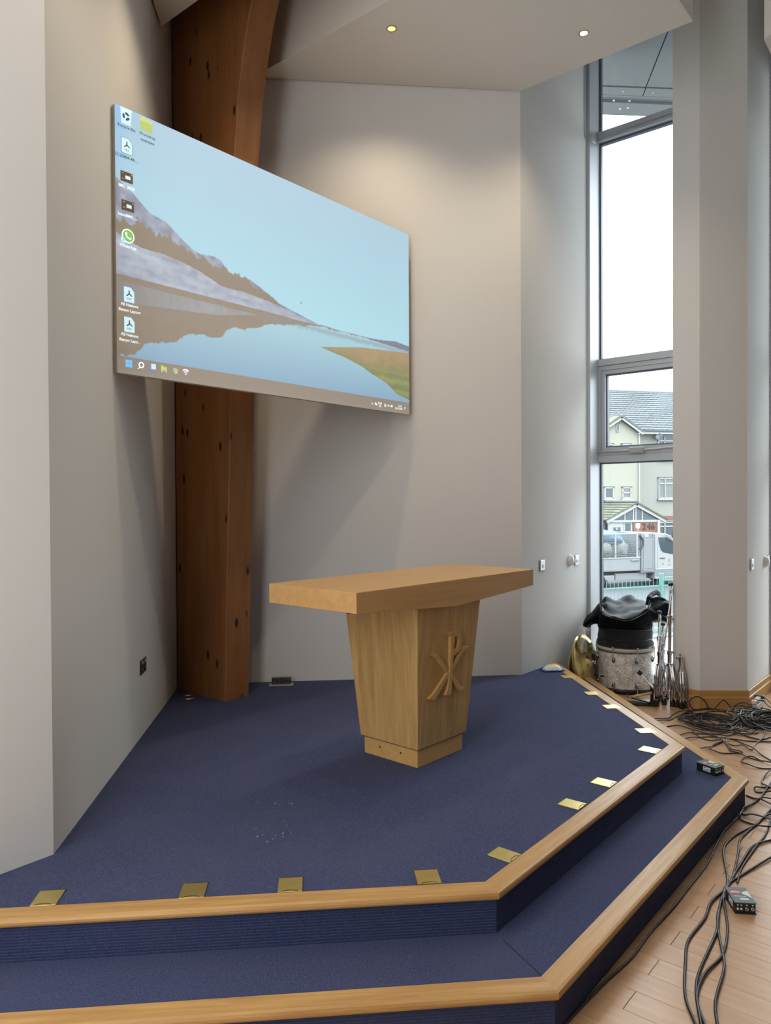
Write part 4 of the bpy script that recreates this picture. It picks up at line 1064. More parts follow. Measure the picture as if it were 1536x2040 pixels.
# folded chrome stands
def stand(loc, h, hub, label, seed, rz, boom=False, spread=.055, top_mat='chrome'):
    rnd = random.Random(seed)
    t = thing('cymbal_stand', label, 'stand', loc, rz, 'folded chrome drum stands')
    MB().cyl((0, 0, .06), (0, 0, hub + .10), .0160, 14).build('lower_tube', M['chrome'], t)
    MB().cyl((0, 0, hub + .08), (.004, 0, h * .72), .0135, 14).build('middle_tube', M['chrome'], t)
    MB().cyl((.004, 0, h * .70), (.012, 0, h), .0100, 12).build('upper_tube', M['chrome'], t)
    for z in (hub + .10, h * .72):
        MB().cyl((0, 0, z - .018), (0, 0, z + .018), .020, 14).build('memory_lock', M['chrome'], t)
        w = MB().box((.035, 0, z), (.034, .008, .020)); w.cyl((.018, 0, z), (.034, 0, z), .006, 8); w.build('wing_nut', M['chrome'], t, bevel=.003)
    MB().cyl((0, 0, hub - .012), (0, 0, hub + .014), .026, 16).build('leg_hub', M['chrome'], t)
    MB().cyl((0, 0, .10), (0, 0, .125), .024, 16).build('slide_collar', M['chrome'], t)
    for k in range(3):
        a = 2*math.pi*k/3 + .4
        ca, sa = math.cos(a), math.sin(a)
        n_ = Vector((-sa, ca, 0)) * .010
        pts = [Vector((.024*ca, .024*sa, hub)), Vector((spread*ca, spread*sa, hub*.62)), Vector((spread*1.02*ca, spread*1.02*sa, hub*.30)), Vector((spread*.75*ca, spread*.75*sa, .035))]
        for s in (-1, 1):
            MB().tube(smooth_path([p + n_*s for p in pts], 5), .0072, 7).build('leg', M['chrome'], t)
        MB().cyl(pts[-1] + Vector((0, 0, .022)), pts[-1] - Vector((0, 0, .034)), .017, 12, .020).build('rubber_foot', M['black_rubber'], t)
        MB().cyl((.020*ca, .020*sa, .115), pts[1], .004, 7).build('brace', M['chrome'], t)
    if boom:
        MB().cyl((-.045, .01, hub + .16), (.02, -.01, h * .98), .007, 10).build('boom_arm', M['chrome'], t)
        MB().box((.002, 0, h * .73), (.04, .03, .045)).build('tilter', M['chrome'], t, bevel=.006)
        MB().sphere((.012, 0, h + .012), .020, 12, 8, (1, 1, .8)).build('felt', M['drum_black'], t)
        MB().cyl((.012, 0, h - .06), (.012, 0, h - .035), .014, 10).build('cup_washer', M['chrome'], t)
    return t
stand((2.335, 6.11, 0), .985, .335, 'tallest folded chrome cymbal stand with a dark felt top', 1, .3, True)
stand((2.285, 6.20, 0), .74, .31, 'folded chrome stand between the drum and the tall stand', 2, 1.2, True, .045)
stand((2.395, 6.025, 0), .44, .30, 'lowest folded chrome stand, rightmost, close to the pier face', 3, 2.0, False, .045)
stand((2.36, 6.33, 0), .62, .30, 'short folded chrome stand behind the others by the window', 4, .8, True, .050)

# ---------------------------------------------------------------- direct boxes
plain('di_black', (.012, .018, .018), .4); plain('di_teal', (.05, .085, .09), .45); plain('di_red', (.55, .04, .04), .4); plain('di_pale', (.62, .66, .64), .45); plain('di_sticker', (.70, .76, .82), .5)
def di_box(loc, rz, label, ends):
    """local y along the length, the socket end at -y"""
    t = thing('direct_box', label, 'audio box', loc, rz, 'black audio direct boxes')
    w, l, h = .040, .059, .047
    MB().b2((-w, -l, .003), (w, l, h - .003)).build('case', M['di_black'], t, bevel=.002)
    MB().b2((-w - .002, -l - .003, h - .004), (w + .002, l + .003, h)).build('lid', M['di_teal'], t)
    MB().b2((-w - .002, -l - .003, 0), (w + .002, l + .003, .004)).build('base', M['di_black'], t)
    lid = h + .0003
    def dec(nm, pts, mat): MB().extr(pts, (0, 0, lid), (1, 0, 0), (0, 1, 0), (0, 0, .0004)).build(nm, M[mat], t)
    dec('red_panel', [(-.036, .010), (.006, .010), (.006, .034), (-.036, .034)], 'di_red')
    dec('white_arrow', [(.010, .020), (.039, .036), (.039, -.024), (.026, -.004), (.012, .006)], 'di_pale')
    dec('label_strip', [(-.012, -.040), (.022, -.040), (.022, -.026), (-.012, -.026)], 'di_pale')
    dec('label_line', [(-.030, -.014), (.018, -.014), (.018, -.010), (-.030, -.010)], 'di_pale')
    for k, x in enumerate((-.030, -.022, -.012, -.003)):
        MB().extr([(x, .016), (x + .005, .016), (x + .003, .026), (x - .001, .026)], (0, 0, lid + .0005), (1, 0, 0), (0, 1, 0), (0, 0, .0003)).build('red_letter', M['di_sticker'], t)
    for k, x in enumerate((-.030, -.016, .005, .028)):
        r = .004 if k < 2 else .0068
        MB().lathe([(r*.45, .001), (r*.5, .003), (r, .003), (r*1.1, 0)], 14, c=(x, -l, .020), M=Matrix.Rotation(math.pi/2, 3, 'X')).build('jack' if k > 1 else 'switch', M['steel'] if k > 1 else M['white_plastic'], t)
        MB().b2((x - .003, -l - .0006, .033), (x + .003, -l, .038)).build('legend', M['di_pale'], t)
    s = MB().b2((-w - .0008, -.030, .012), (-w, .016, .036)); s.build('side_sticker', M['di_sticker'], t)
    MB().b2((-w - .0012, .004, .026), (-w - .0008, .010, .032)).build('sticker_logo', M['di_black'], t)
    MB().b2((-w - .0012, -.026, .016), (-w - .0008, .010, .019)).build('sticker_line', M['di_teal'], t); MB().b2((-w - .0012, -.026, .022), (-w - .0008, -.004, .0245)).build('sticker_line', M['di_teal'], t)
di_box((1.834, 4.196, .146), (-59.5 + 90) * D2R, 'black direct box with white sticker on the lower carpeted step', 0)
di_box((1.463, 3.062, 0), -6.6 * D2R, 'black direct box with red panel on the wooden floor among cables', 1)

# ---------------------------------------------------------------- cables on the hall floor
CB = {
'K1':[(0.526,2.321),(0.566,2.363),(0.651,2.458),(0.765,2.578),(0.896,2.710),(1.020,2.867),(1.168,3.032),(1.297,3.191),(1.486,3.425),(1.681,3.713),(1.867,3.924)],
'K2':[(0.980,2.338),(0.984,2.360),(1.005,2.494),(1.081,2.681),(1.147,2.815),(1.272,2.962),(1.348,3.078),(1.457,3.189),(1.510,3.281),(1.585,3.484),(1.643,3.595),(1.735,3.695),(1.844,3.774),(1.923,3.837),(2.088,4.021)],
'K3':[(0.997,2.338),(1.001,2.360),(1.052,2.518),(1.115,2.636),(1.276,2.865),(1.340,2.995),(1.445,3.163),(1.540,3.295),(1.661,3.499),(1.750,3.661),(1.893,3.810),(2.007,3.922),(2.082,3.971)],
'K4':[(1.009,2.338),(1.013,2.360),(1.041,2.486),(1.121,2.609),(1.237,2.726),(1.333,2.896),(1.411,3.101),(1.476,3.215),(1.588,3.308),(1.800,3.466),(1.848,3.497)],
'K5':[(1.044,2.338),(1.053,2.359),(1.097,2.470),(1.205,2.644),(1.253,2.774),(1.301,2.907),(1.395,3.089),(1.492,3.228),(1.629,3.408),(1.770,3.577),(1.896,3.650),(1.934,3.658)],
'K6':[(1.535,3.241),(1.622,3.379),(1.785,3.577),(1.899,3.711),(2.021,3.893),(2.116,4.052)],
'T5':[(2.137,5.533),(2.179,5.517),(2.235,5.422),(2.302,5.360),(2.381,5.329),(2.463,5.327),(2.539,5.371),(2.608,5.446),(2.649,5.572),(2.693,5.739),(2.670,5.774)],
'T6':[(2.117,5.304),(2.178,5.340),(2.247,5.338),(2.329,5.315),(2.378,5.270),(2.459,5.298),(2.607,5.415),(2.715,5.444)],
'T7':[(2.132,5.217),(2.222,5.258),(2.307,5.264),(2.374,5.213),(2.451,5.183),(2.533,5.168),(2.671,5.144),(2.699,5.144)],
'T8':[(2.153,5.011),(2.242,5.076),(2.340,5.157),(2.280,5.103),(2.213,5.050),(2.187,5.011),(2.184,4.946),(2.224,4.920),(2.300,4.919),(2.360,4.911),(2.354,4.943),(2.325,5.009),(2.346,5.102)],
'T9':[(2.262,5.452),(2.219,5.361),(2.230,5.244),(2.272,5.186),(2.331,5.157),(2.334,5.075),(2.307,4.970),(2.330,4.893),(2.368,4.831),(2.406,4.782),(2.452,4.722),(2.472,4.710)],
'T10':[(2.430,4.631),(2.404,4.631),(2.336,4.643),(2.285,4.678),(2.278,4.748),(2.300,4.795),(2.351,4.831),(2.392,4.830),(2.414,4.758)],
'T11':[(2.514,5.417),(2.525,5.341),(2.574,5.252),(2.635,5.194),(2.703,5.207),(2.739,5.220)],
'T12':[(2.337,5.035),(2.354,5.129),(2.384,5.184),(2.439,5.197),(2.462,5.113),(2.469,4.993),(2.475,4.878),(2.482,4.780),(2.484,4.733)],
'T13':[(2.381,5.435),(2.322,5.300),(2.336,5.227),(2.356,5.143),(2.381,5.074),(2.430,5.046),(2.454,4.980),(2.539,5.099),(2.650,5.222),(2.742,5.367)],
'T14':[(2.184,5.731),(2.247,5.817),(2.328,5.869),(2.449,5.940),(2.541,5.975),(2.609,5.955),(2.678,5.880),(2.705,5.773)],
'T15':[(2.175,5.680),(2.257,5.764),(2.372,5.815),(2.482,5.778),(2.607,5.723),(2.697,5.704)],
'R1':[(2.407,4.605),(2.350,4.552),(2.277,4.474),(2.229,4.399),(2.221,4.338),(2.242,4.290)],
'R2':[(2.261,4.325),(2.197,4.326),(2.144,4.303),(2.128,4.279),(2.140,4.250),(2.221,4.249)],
'R3':[(2.044,4.211),(2.067,4.166),(2.089,4.121),(2.126,4.067)],
'R4':[(2.319,4.436),(2.191,4.279),(2.098,4.165),(2.011,4.079),(1.937,4.017),(1.914,3.986),(1.907,3.946),(1.947,3.925),(2.028,3.880)],
'R5':[(2.171,4.153),(2.107,4.148),(2.035,4.111),(1.956,4.037),(1.873,3.926),(1.862,3.887),(1.884,3.839),(1.922,3.791),(1.982,3.791)],
}
ARCH = {
'T1':[(2.396,6.231,0.006),(2.379,6.158,0.095),(2.393,6.085,0.108),(2.406,6.013,0.069),(2.413,5.940,0.027),(2.429,5.867,0.006)],
'T2':[(2.603,6.011,0.006),(2.582,6.011,0.063),(2.541,6.012,0.105),(2.494,6.012,0.113),(2.458,6.012,0.090),(2.450,6.012,0.064),(2.473,6.012,0.017),(2.541,6.012,0.006)],
'T3':[(2.626,5.992,0.006),(2.665,5.986,0.049),(2.709,5.981,0.092),(2.748,5.975,0.057),(2.792,5.970,0.006)],
'T4':[(2.792,5.970,0.006),(2.816,5.955,0.046),(2.860,5.941,0.063),(2.904,5.926,0.054),(2.943,5.912,0.006)],
}
CLABEL = {
 'K1': 'black cable running along the foot of the slanting step', 'K2': 'black cable, leftmost of the bundle passing the floor direct box', 'K3': 'black cable, second from the left in the bundle by the floor direct box',
 'K4': 'black cable crossing to the right under the bundle by the floor direct box', 'K5': 'black cable, rightmost strand at the bottom edge of the picture', 'K6': 'short black lead coming out behind the floor direct box',
 'T5': 'black cable looping around the near side of the left tangle', 'T6': 'black cable across the floor below the left tangle', 'T7': 'black cable running straight to the right edge below the tangles', 'T8': 'black cable in a flat loop nearest the oak nosing',
 'T9': 'black cable snaking from the left tangle down to the right', 'T10': 'black cable in the wide open loop low at the right edge', 'T11': 'thick black cable between the two tangles at the right edge', 'T12': 'greyish cable curling right of the flat loop', 'T13': 'grey cable winding up towards the right tangle',
 'T14': 'black cable along the skirting at the back of the left tangle', 'T15': 'black cable across the top of the left tangle', 'R1': 'black cable curve at the right edge above the lower coil', 'R2': 'black cable in a small flat loop at the right edge', 'R3': 'thin black cable emerging from behind the lower step corner',
 'R4': 'black cable doubling back beside the step corner', 'R5': 'black cable in the lower loop beside the step corner',
 'T1': 'black cable arching up from the chrome stands', 'T2': 'black cable standing in an upright loop before the pier', 'T3': 'black cable in a pointed arch against the oak skirting', 'T4': 'black cable arch at the left of the right tangle'}
rc = random.Random(11)
for k, pts in CB.items():
    r = .0052 if k in ('K2', 'K3', 'K4', 'K5', 'T11') else (.0045 if k[0] in 'KR' else .0042)
    ph = rc.random() * 6
    if k in ('T5', 'T6', 'T7', 'T8', 'T14', 'T15'):   # these run out from the foot of the step
        x_, y_ = pts[0]; pts = [(1.985 - (y_ - 5) * .09, y_ - .12), ((1.985 + x_) / 2 - .02, y_ - .05)] + pts
    hump = .004 if k[0] == 'K' else .012
    p3 = [(x, y, r + .0006 + hump * max(0, math.sin(ph + i * 1.9))) for i, (x, y) in enumerate(pts)]
    o = MB().tube(smooth_path(p3, 7), r, 7).build('audio_cable', M['cable_grey' if k in ('T12', 'T13') else 'cable_black'])
    tag(o, CLABEL[k], 'cable', 'loose audio cables on the floor')
for k, pts in ARCH.items():
    if k in ('T2', 'T3'): pts = [(x - .02, y - .07, z) for x, y, z in pts]
    o = MB().tube(smooth_path(pts, 9), .0045, 7).build('audio_cable', M['cable_black'])
    tag(o, CLABEL[k], 'cable', 'loose audio cables on the floor')
def coil(c, rx, ry, loops, seed, r, lift, rot):
    rnd = random.Random(seed)
    pts = []; n = 9
    dx = dy = 0
    for i in range(loops * n):
        a = 2*math.pi*i/n + rnd.uniform(-.15, .15)
        q = 1 + .28*math.sin(i*.37 + seed) + rnd.uniform(-.12, .12)
        if i % n == 0: dx, dy = rnd.uniform(-.07, .07), rnd.uniform(-.05, .05)
        x, y = rx*q*math.cos(a) + dx, ry*q*math.sin(a) + dy
        pts.append((c[0] + x*math.cos(rot) - y*math.sin(rot), c[1] + x*math.sin(rot) + y*math.cos(rot), r + .002 + lift*(.5 + .5*math.sin(i*.9 + seed)) * rnd.uniform(.3, 1)))
    return MB().tube(smooth_path(pts, 5), r, 6)
for k in range(6):
    o = coil((2.47 + .02*math.sin(k*2), 5.60 + .02*math.cos(k*3)), (.20, .15, .17, .12, .22, .10, .18, .14)[k], (.24, .20, .16, .22, .13, .17, .22, .12)[k], 2 + k % 2, 20 + k, .0045, .012 + .006*k, .15*k).build('coiled_cable', M['cable_black'])
    tag(o, 'black cable coiled in the left tangle before the pier', 'cable', 'cables of the left tangle')
for k in range(10):
    o = coil((2.90 + .03*math.sin(k*2), 5.62 + .03*math.cos(k*3)), (.16, .20, .13, .18, .11, .21, .15, .12, .19, .14)[k], (.20, .17, .22, .12, .19, .14, .23, .15, .18, .21)[k], 2 + k % 2, 50 + k, .005, .02 + .008*k, .2*k).build('coiled_cable', M['cable_black'])
    tag(o, 'black cable coiled in the thick right tangle at the picture edge', 'cable', 'cables of the right tangle')
# extension block with plugs
t = thing('extension_block', 'grey extension socket block with red and white plugs behind the right tangle', 'extension', (3.01, 6.02, 0), 50*D2R)
MB().b2((-.10, -.03, .002), (.10, .03, .042)).build('block', plain('ext_grey', (.45, .47, .50), .45), t, bevel=.006)
plain('plug_red', (.55, .05, .04), .4)
for k, (x, mt) in enumerate(((-.085, 'white_plastic'), (-.045, 'plug_red'), (.0, 'white_plastic'), (.045, 'white_plastic'))):
    pp = MB().box((x, 0, .064), (.024, .038, .034)).build('plug', M[mt], t, bevel=.008)
    MB().tube(smooth_path([(x, -.02, .070), (x, -.055, .075), (x + .01, -.09, .04), (x + .02, -.14, .006)], 5), .004, 6).build('flex', M['cable_black'] if k % 2 else M['white_plastic'], t)
MB().b2((.068, -.036, .040), (.115, .036, .085)).build('adaptor', M['black_plastic'], t, bevel=.006)

def ext(name, col, *r, **k):   # outdoor colours all scaled darker to offset the extra bright sky
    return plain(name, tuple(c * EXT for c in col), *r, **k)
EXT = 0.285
# ---------------------------------------------------------------- outside: ground
GZ = -1.56
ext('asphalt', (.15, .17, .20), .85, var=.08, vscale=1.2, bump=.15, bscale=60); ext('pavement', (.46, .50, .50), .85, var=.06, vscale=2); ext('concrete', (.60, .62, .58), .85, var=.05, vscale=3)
g = struct('ground_street', 'grey street and car park outside the window')
MB().b2((-30, 8.2, GZ - .2), (80, 90, GZ)).build('road', M['asphalt'], g)
FO, FX = Vector((5.7095, 17.0, GZ)), dv(22)
FYv = dv(112)
MB().extr([(-6, -.14), (8, -.14), (8, .16), (-6, .16)], FO + Vector((0, 0, .0)), FX, FYv, (0, 0, .13)).build('kerb', M['concrete'], g)
MB().extr([(-6, -2.2), (8, -2.2), (8, -.14), (-6, -.14)], FO, FX, FYv, (0, 0, .09)).build('pavement', ext('sandstone', (.55, .54, .48), .9, var=.1, vscale=3), g)
yel = ext('line_yellow', (.75, .72, .22), .8)
for k in range(3):
    MB().extr([(-3, 1.2 + .75*k), (6, 1.5 + .75*k), (6, 1.6 + .75*k), (-3, 1.3 + .75*k)], FO, FX, FYv, (0, 0, .004)).build('painted_line', yel, g)
# fallen leaves scattered on the road beyond the fence
lv = MB(); rl = random.Random(5)
for i in range(900):
    s_, d_ = rl.uniform(-4, 3.4), rl.gauss(8.0, .8) if i < 600 else rl.uniform(4, 7)
    p = FO + FX*s_ + FYv*d_ + Vector((0, 0, .01)); a = rl.uniform(0, 6.3); r = rl.uniform(.03, .07)
    lv.add([p + Vector((r*math.cos(a), r*math.sin(a), 0)), p + Vector((-r*math.sin(a)*.6, r*math.cos(a)*.6, .02)), p + Vector((-r*math.cos(a), -r*math.sin(a), .01)), p + Vector((r*math.sin(a)*.6, -r*math.cos(a)*.6, .02))], [(0, 1, 2, 3)])
o = lv.build('fallen_leaves', ext('leaf_brown', (.42, .30, .20), .8, var=.3, vscale=5)); tag(o, 'brown fallen leaves scattered along the kerb beyond the fence', 'leaves', kind='stuff')

# green railings
ext('rail_green', (.24, .62, .55), .5)
t = thing('green_fence', 'turquoise green metal railing fence outside the window', 'fence', FO, 22*D2R)
def fp(name, lo, hi): return MB().b2(lo, hi).build(name, M['rail_green'], t)
fp('rail', (-4, -.012, 1.262), (5, .012, 1.295)); fp('rail', (-4, -.012, .20), (5, .012, .235))
for k in range(-26, 34):
    x = -.92 + .1115*(k + .0)
    if x < -2.2 or x > 2.6 or abs(x - .765) < .075: continue
    right = x > .8
    MB().cyl((x, 0, .13), (x, 0, 1.58 if right else 1.455), .0065, 7).build('picket', M['rail_green'], t)
for x in (.765, -1.98):
    MB().cyl((x, 0, .1), (x, 0, 1.565), .054, 14).build('post', M['rail_green'], t); MB().sphere((x, 0, 1.565), .054, 14, 6, (1, 1, .25)).build('post_cap', M['rail_green'], t)
fp('rail', (.80, -.012, 1.395), (2.6, .012, 1.425))

# ---------------------------------------------------------------- tipper truck
TO, TA = Vector((9.404, 28.0, 0)), 20*D2R
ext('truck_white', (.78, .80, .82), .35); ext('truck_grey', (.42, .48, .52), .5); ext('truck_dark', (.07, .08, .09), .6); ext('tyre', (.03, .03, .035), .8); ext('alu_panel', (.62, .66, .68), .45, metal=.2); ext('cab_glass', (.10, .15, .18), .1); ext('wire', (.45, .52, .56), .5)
tk = thing('tipper_truck', 'white caged tipper truck parked across the street', 'truck', (TO.x, TO.y, GZ), TA)
z0 = GZ
def tb_(name, lo, hi, mat, par=None, bev=.01): return MB().b2((lo[0], lo[1], lo[2]-z0), (hi[0], hi[1], hi[2]-z0)).build(name, M[mat], par or tk, bevel=bev)
bed = tb_('bed_side', (-2.4, 0, -.88), (.22, .04, -.43), 'alu_panel')
tb_('bed_rail', (-2.4, -.02, -.45), (.24, .05, -.41), 'truck_white', bed); tb_('bed_sill', (-2.4, -.02, -.92), (.22, .05, -.88), 'truck_grey', bed)
tb_('latch', (-.20, -.03, -.56), (.17, 0, -.49), 'truck_grey', bed); tb_('latch_bar', (-.17, -.045, -.54), (.05, -.03, -.51), 'truck_white', bed)
tb_('bed_floor', (-2.4, .04, -.90), (.22, 1.85, -.84), 'truck_grey'); tb_('bed_side', (-2.4, 1.85, -.88), (.22, 1.89, -.43), 'alu_panel'); tb_('bulkhead', (.18, .02, -.88), (.25, 1.88, .50), 'truck_grey')
tb_('cage_rail', (-2.4, 0, .45), (.14, .05, .50), 'truck_white'); tb_('cage_post', (-.90, 0, -.42), (-.84, .05, .46), 'truck_white'); tb_('cage_post', (.07, 0, -.42), (.15, .05, .50), 'truck_white'); tb_('cage_post', (-1.90, 0, -.42), (-1.84, .05, .46), 'truck_white')
tb_('cage_rail', (-2.4, 1.84, .45), (.14, 1.89, .50), 'truck_white')
wm_ = MB()
for k in range(36): x = -2.36 + .0675*k; wm_.b2((x, .02, -.42-z0), (x + .011, .028, .46-z0))
for k in range(14): z = -.40 + .063*k; wm_.b2((-2.38, .022, z-z0), (.10, .030, z + .011-z0))
o = wm_.build('mesh_panel', M['wire'], tk); o['kind'] = 'stuff'
lk = tb_('locker', (.27, .0, -1.02), (.90, 1.85, .48), 'truck_grey')
tb_('locker_frame', (.29, -.02, -.90), (.35, .0, .46), 'alu_panel', lk); tb_('locker_frame', (.80, -.02, -.90), (.88, .0, .46), 'truck_grey', lk); tb_('locker_notice', (.42, -.012, .33), (.62, .0, .45), 'truck_white', lk)
for k in range(20):
    z = -.86 + .057*k; tb_('shutter_slat', (.36, -.022 - .006*(k % 2), z), (.79, .0, z + .052), 'alu_panel', lk, 0)
tb_('locker_step', (.35, -.03, -.98), (.82, .0, -.88), 'truck_grey', lk)
cabp = [(.92, -1.28), (.92, .44), (1.0, .49), (1.42, .46), (1.75, .34), (2.35, -.28), (2.75, -.42), (2.95, -.62), (3.0, -1.2), (2.7, -1.28), (2.55, -.98), (2.1, -.98), (1.95, -1.28)]
cab = MB().extr([(x, z - z0) for x, z in cabp], (0, 0, 0), (1, 0, 0), (0, 0, 1), (0, 1.85, 0)).build('cab', M['truck_white'], tk, bevel=.03)
gl = [(1.08, .31), (1.50, .31), (1.72, .20), (2.15, -.30), (1.75, -.35), (1.32, -.27), (1.20, -.18), (1.10, .10)]
MB().extr([(x, z - z0) for x, z in gl], (0, -.006, 0), (1, 0, 0), (0, 0, 1), (0, .008, 0)).build('side_window', M['cab_glass'], cab)
tb_('door_handle', (1.15, -.03, -.50), (1.38, 0, -.465), 'truck_dark', cab); tb_('door_gap', (1.05, -.004, -1.0), (1.062, .0, .30), 'truck_grey', cab, 0)
tb_('door_lock', (1.27, -.008, -.73), (1.31, .0, -.68), 'truck_dark', cab, 0)
tb_('cladding', (.95, -.012, -1.17), (2.0, .01, -.92), 'truck_grey', cab); tb_('bump_strip', (.95, -.02, -.92), (2.0, .0, -.88), 'truck_white', cab)
MB().tube([(1.60, -.01, .18-z0), (1.62, -.20, .16-z0), (1.62, -.24, .60-z0), (1.60, -.24, .75-z0)], .018, 7).build('mirror_arm', M['truck_dark'], cab); tb_('mirror', (1.56, -.30, .30), (1.70, -.16, .66), 'truck_dark', cab)
lo_ = MB()
for r0, r1 in ((.050, .058), (.032, .038)):
    ring_pts = ring(1.60, -.57 - z0, r0, r1, .6, 5.7, 16); lo_.extr(ring_pts, (0, -.004, 0), (1, 0, 0), (0, 0, 1), (0, .003, 0))
lo_.build('door_emblem', ext('emblem_red', (.65, .18, .14), .5), cab)
for k in range(4): tb_('door_lettering', (1.51 + .045*k, -.003, -.76), (1.54 + .045*k, 0, -.73), 'truck_grey', cab, 0)
tb_('chassis', (-2.4, .35, -1.10), (2.6, 1.5, -.92), 'truck_dark'); tb_('side_guard', (-.80, .12, -1.27), (.62, .20, -1.02), 'alu_panel'); tb_('fuel_tank', (.25, .25, -1.25), (.85, .8, -1.0), 'truck_dark')
def wheel(x, y0):
    w = MB().lathe([(.17, .0), (.27, -.012), (.28, .03), (.28, .19), (.26, .21), (0, .21)], 28, c=(x, y0, -1.28 - z0), M=Matrix.Rotation(-math.pi/2, 3, 'X')).build('wheel', M['tyre'], tk)
    MB().lathe([(0, .03), (.06, .02), (.10, .05), (.165, .01), (.175, -.004), (.18, .02)], 24, c=(x, y0, -1.28 - z0), M=Matrix.Rotation(-math.pi/2, 3, 'X')).build('hub', M['alu_panel'], w)
wheel(-1.56, .06); wheel(2.32, .06); wheel(-1.56, 1.55); wheel(2.32, 1.55)
MB().lathe([(.30, 0), (.345, .0), (.345, .25), (.30, .25)], 20, c=(-1.56, .03, -1.28 - z0), M=Matrix.Rotation(-math.pi/2, 3, 'X'), a0=-.1, a1=math.pi + .1).build('mudguard', M['truck_dark'], tk)
MB().tube([(.19, -.03, .42-z0), (.33, -.06, .25-z0), (.33, -.06, .05-z0), (.20, -.03, -.12-z0)], .035, 7).build('strap', M['truck_dark'], tk)
# its load
Rt_ = Matrix.Rotation(TA, 3, 'Z')
def tw(p): return TO + Rt_ @ Vector(p)
def heap(name, label, cat, c, r, mat, seed, amp=.18, kind=None):
    m_ = MB(); rows_ = []
    for i in range(13):
        th = math.pi*i/12; row = []
        for k in range(25):
            a = 2*math.pi*(k % 24)/24
            d = Vector((math.sin(th)*math.cos(a), math.sin(th)*math.sin(a), math.cos(th)))
            f_ = 1 + amp*mnoise.noise(d*2.2 + Vector((seed, 0, 0))) + amp*.5*mnoise.noise(d*5 + Vector((0, seed, 0)))
            row.append(Vector((d.x*r[0], d.y*r[1], d.z*r[2]))*f_)
        rows_.append(row[::-1])
    o = m_.grid(rows_).build(name, mat, loc=tw(c), rz=TA); return tag(o, label, cat, kind=kind)
heap('tarpaulin', 'crumpled blue tarpaulin on top of the load in the truck', 'tarpaulin', (-.80, .9, .28), (.80, .6, .30), ext('tarp_blue', (.06, .30, .48), .5, var=.3, vscale=6), 2, .35)
heap('rubble_sack', 'white builders sack at the front of the truck bed', 'sack', (-.28, .62, -.24), (.36, .4, .50), ext('sack_white', (.66, .70, .72), .8, var=.1, vscale=6), 5)
heap('rubble_sack', 'white builders sack in the middle of the truck bed', 'sack', (-1.00, .60, -.22), (.30, .4, .48), M['sack_white'], 8)
heap('garden_waste', 'brown heap of garden waste at the rear of the truck bed', 'garden waste', (-1.60, .70, -.30), (.36, .5, .42), ext('waste_brown', (.45, .33, .20), .9, var=.5, vscale=14), 9, .5)
br = MB(); rb = random.Random(3)
for k in range(120):
    p = Vector((rb.uniform(-2.2, .1), rb.uniform(.08, .3), rb.uniform(-.42, -.22))); d = Vector((rb.uniform(-1, 1), rb.uniform(-.3, .3), rb.uniform(-.25, .5))).normalized()*rb.uniform(.1, .3)
    br.cyl(tw(p), tw(p + d), .009, 4)
o = br.build('dry_twigs', ext('twig', (.34, .22, .13), .9, var=.3, vscale=3)); tag(o, 'dry brown twigs heaped behind the truck mesh', 'twigs', kind='stuff')

# globe lamp on its post between truck and house
gp = Vector((10.53, 31.0, 0))
t = thing('globe_lamp', 'lit white globe lamp on a grey post in front of the number panel', 'lamp post', (gp.x, gp.y, GZ))
MB().cyl((0, 0, 0), (0, 0, 2.17), .045, 12).build('post', M['truck_grey'], t); MB().lathe([(0, 2.12), (.055, 2.13), (.080, 2.19), (.088, 2.27), (.076, 2.325), (0, 2.33)], 20).build('globe', emit('globe_glow', (1.0, .86, .60), 1.6), t)

# ---------------------------------------------------------------- house across the street
HA = 14*D2R
HO = Vector((13.434, 40.0, 0)); WO = Vector((12.249, 38.0, 0)); PO = Vector((11.755, 35.0, 0))
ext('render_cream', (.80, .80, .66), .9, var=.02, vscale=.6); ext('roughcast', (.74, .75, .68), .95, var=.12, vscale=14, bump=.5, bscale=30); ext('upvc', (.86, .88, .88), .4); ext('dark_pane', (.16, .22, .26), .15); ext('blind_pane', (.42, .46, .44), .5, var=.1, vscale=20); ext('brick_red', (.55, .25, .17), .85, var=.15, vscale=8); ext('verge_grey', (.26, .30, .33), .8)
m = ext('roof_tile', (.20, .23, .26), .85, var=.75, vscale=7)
ext('moss_tile', (.26, .28, .19), .9, var=.6, vscale=3)
hs = thing('house', 'cream rendered house with grey tiled roof across the street', 'house', (HO.x, HO.y, GZ), HA)
# local: x along facade, -y towards the viewer, z above street
def hb(name, lo, hi, mat, par=None, bev=0): return MB().b2((lo[0], lo[1], lo[2]-GZ), (hi[0], hi[1], hi[2]-GZ)).build(name, M[mat], par or hs, bevel=bev)
hb('main_wall', (-6, 0, GZ), (9, 7, 5.36), 'roughcast')
# main roof: overlapping courses
NR = 18; e0, e1 = Vector((0, -.45, 5.47)), Vector((0, 4.2, 8.24))
for k in range(NR):
    a = e0.lerp(e1, k/NR); b = e0.lerp(e1, (k + 1.08)/NR)
    vs, fs = [], []
    nx = 84
    for i in range(nx + 1):
        x = -5.0 + 12*i/nx; w = .018*math.sin(i*math.pi/2*1.0)**2 + .012*random.Random(k*99 + i//2).random()
        vs += [(x, a.y, a.z - GZ + .02), (x, a.y - .02, a.z - GZ + .075 + w), (x, b.y, b.z - GZ + .045 + w*.3)]
    for i in range(nx):
        fs += [(i*3, (i+1)*3, (i+1)*3+1, i*3+1), (i*3+1, (i+1)*3+1, (i+1)*3+2, i*3+2)]
    MB().add(vs, fs).build('tile_course', M['roof_tile'], hs)
MB().cyl((-5, 4.2, 8.27-GZ), (7, 4.2, 8.27-GZ), .10, 10).build('ridge_tile', M['verge_grey'], hs)
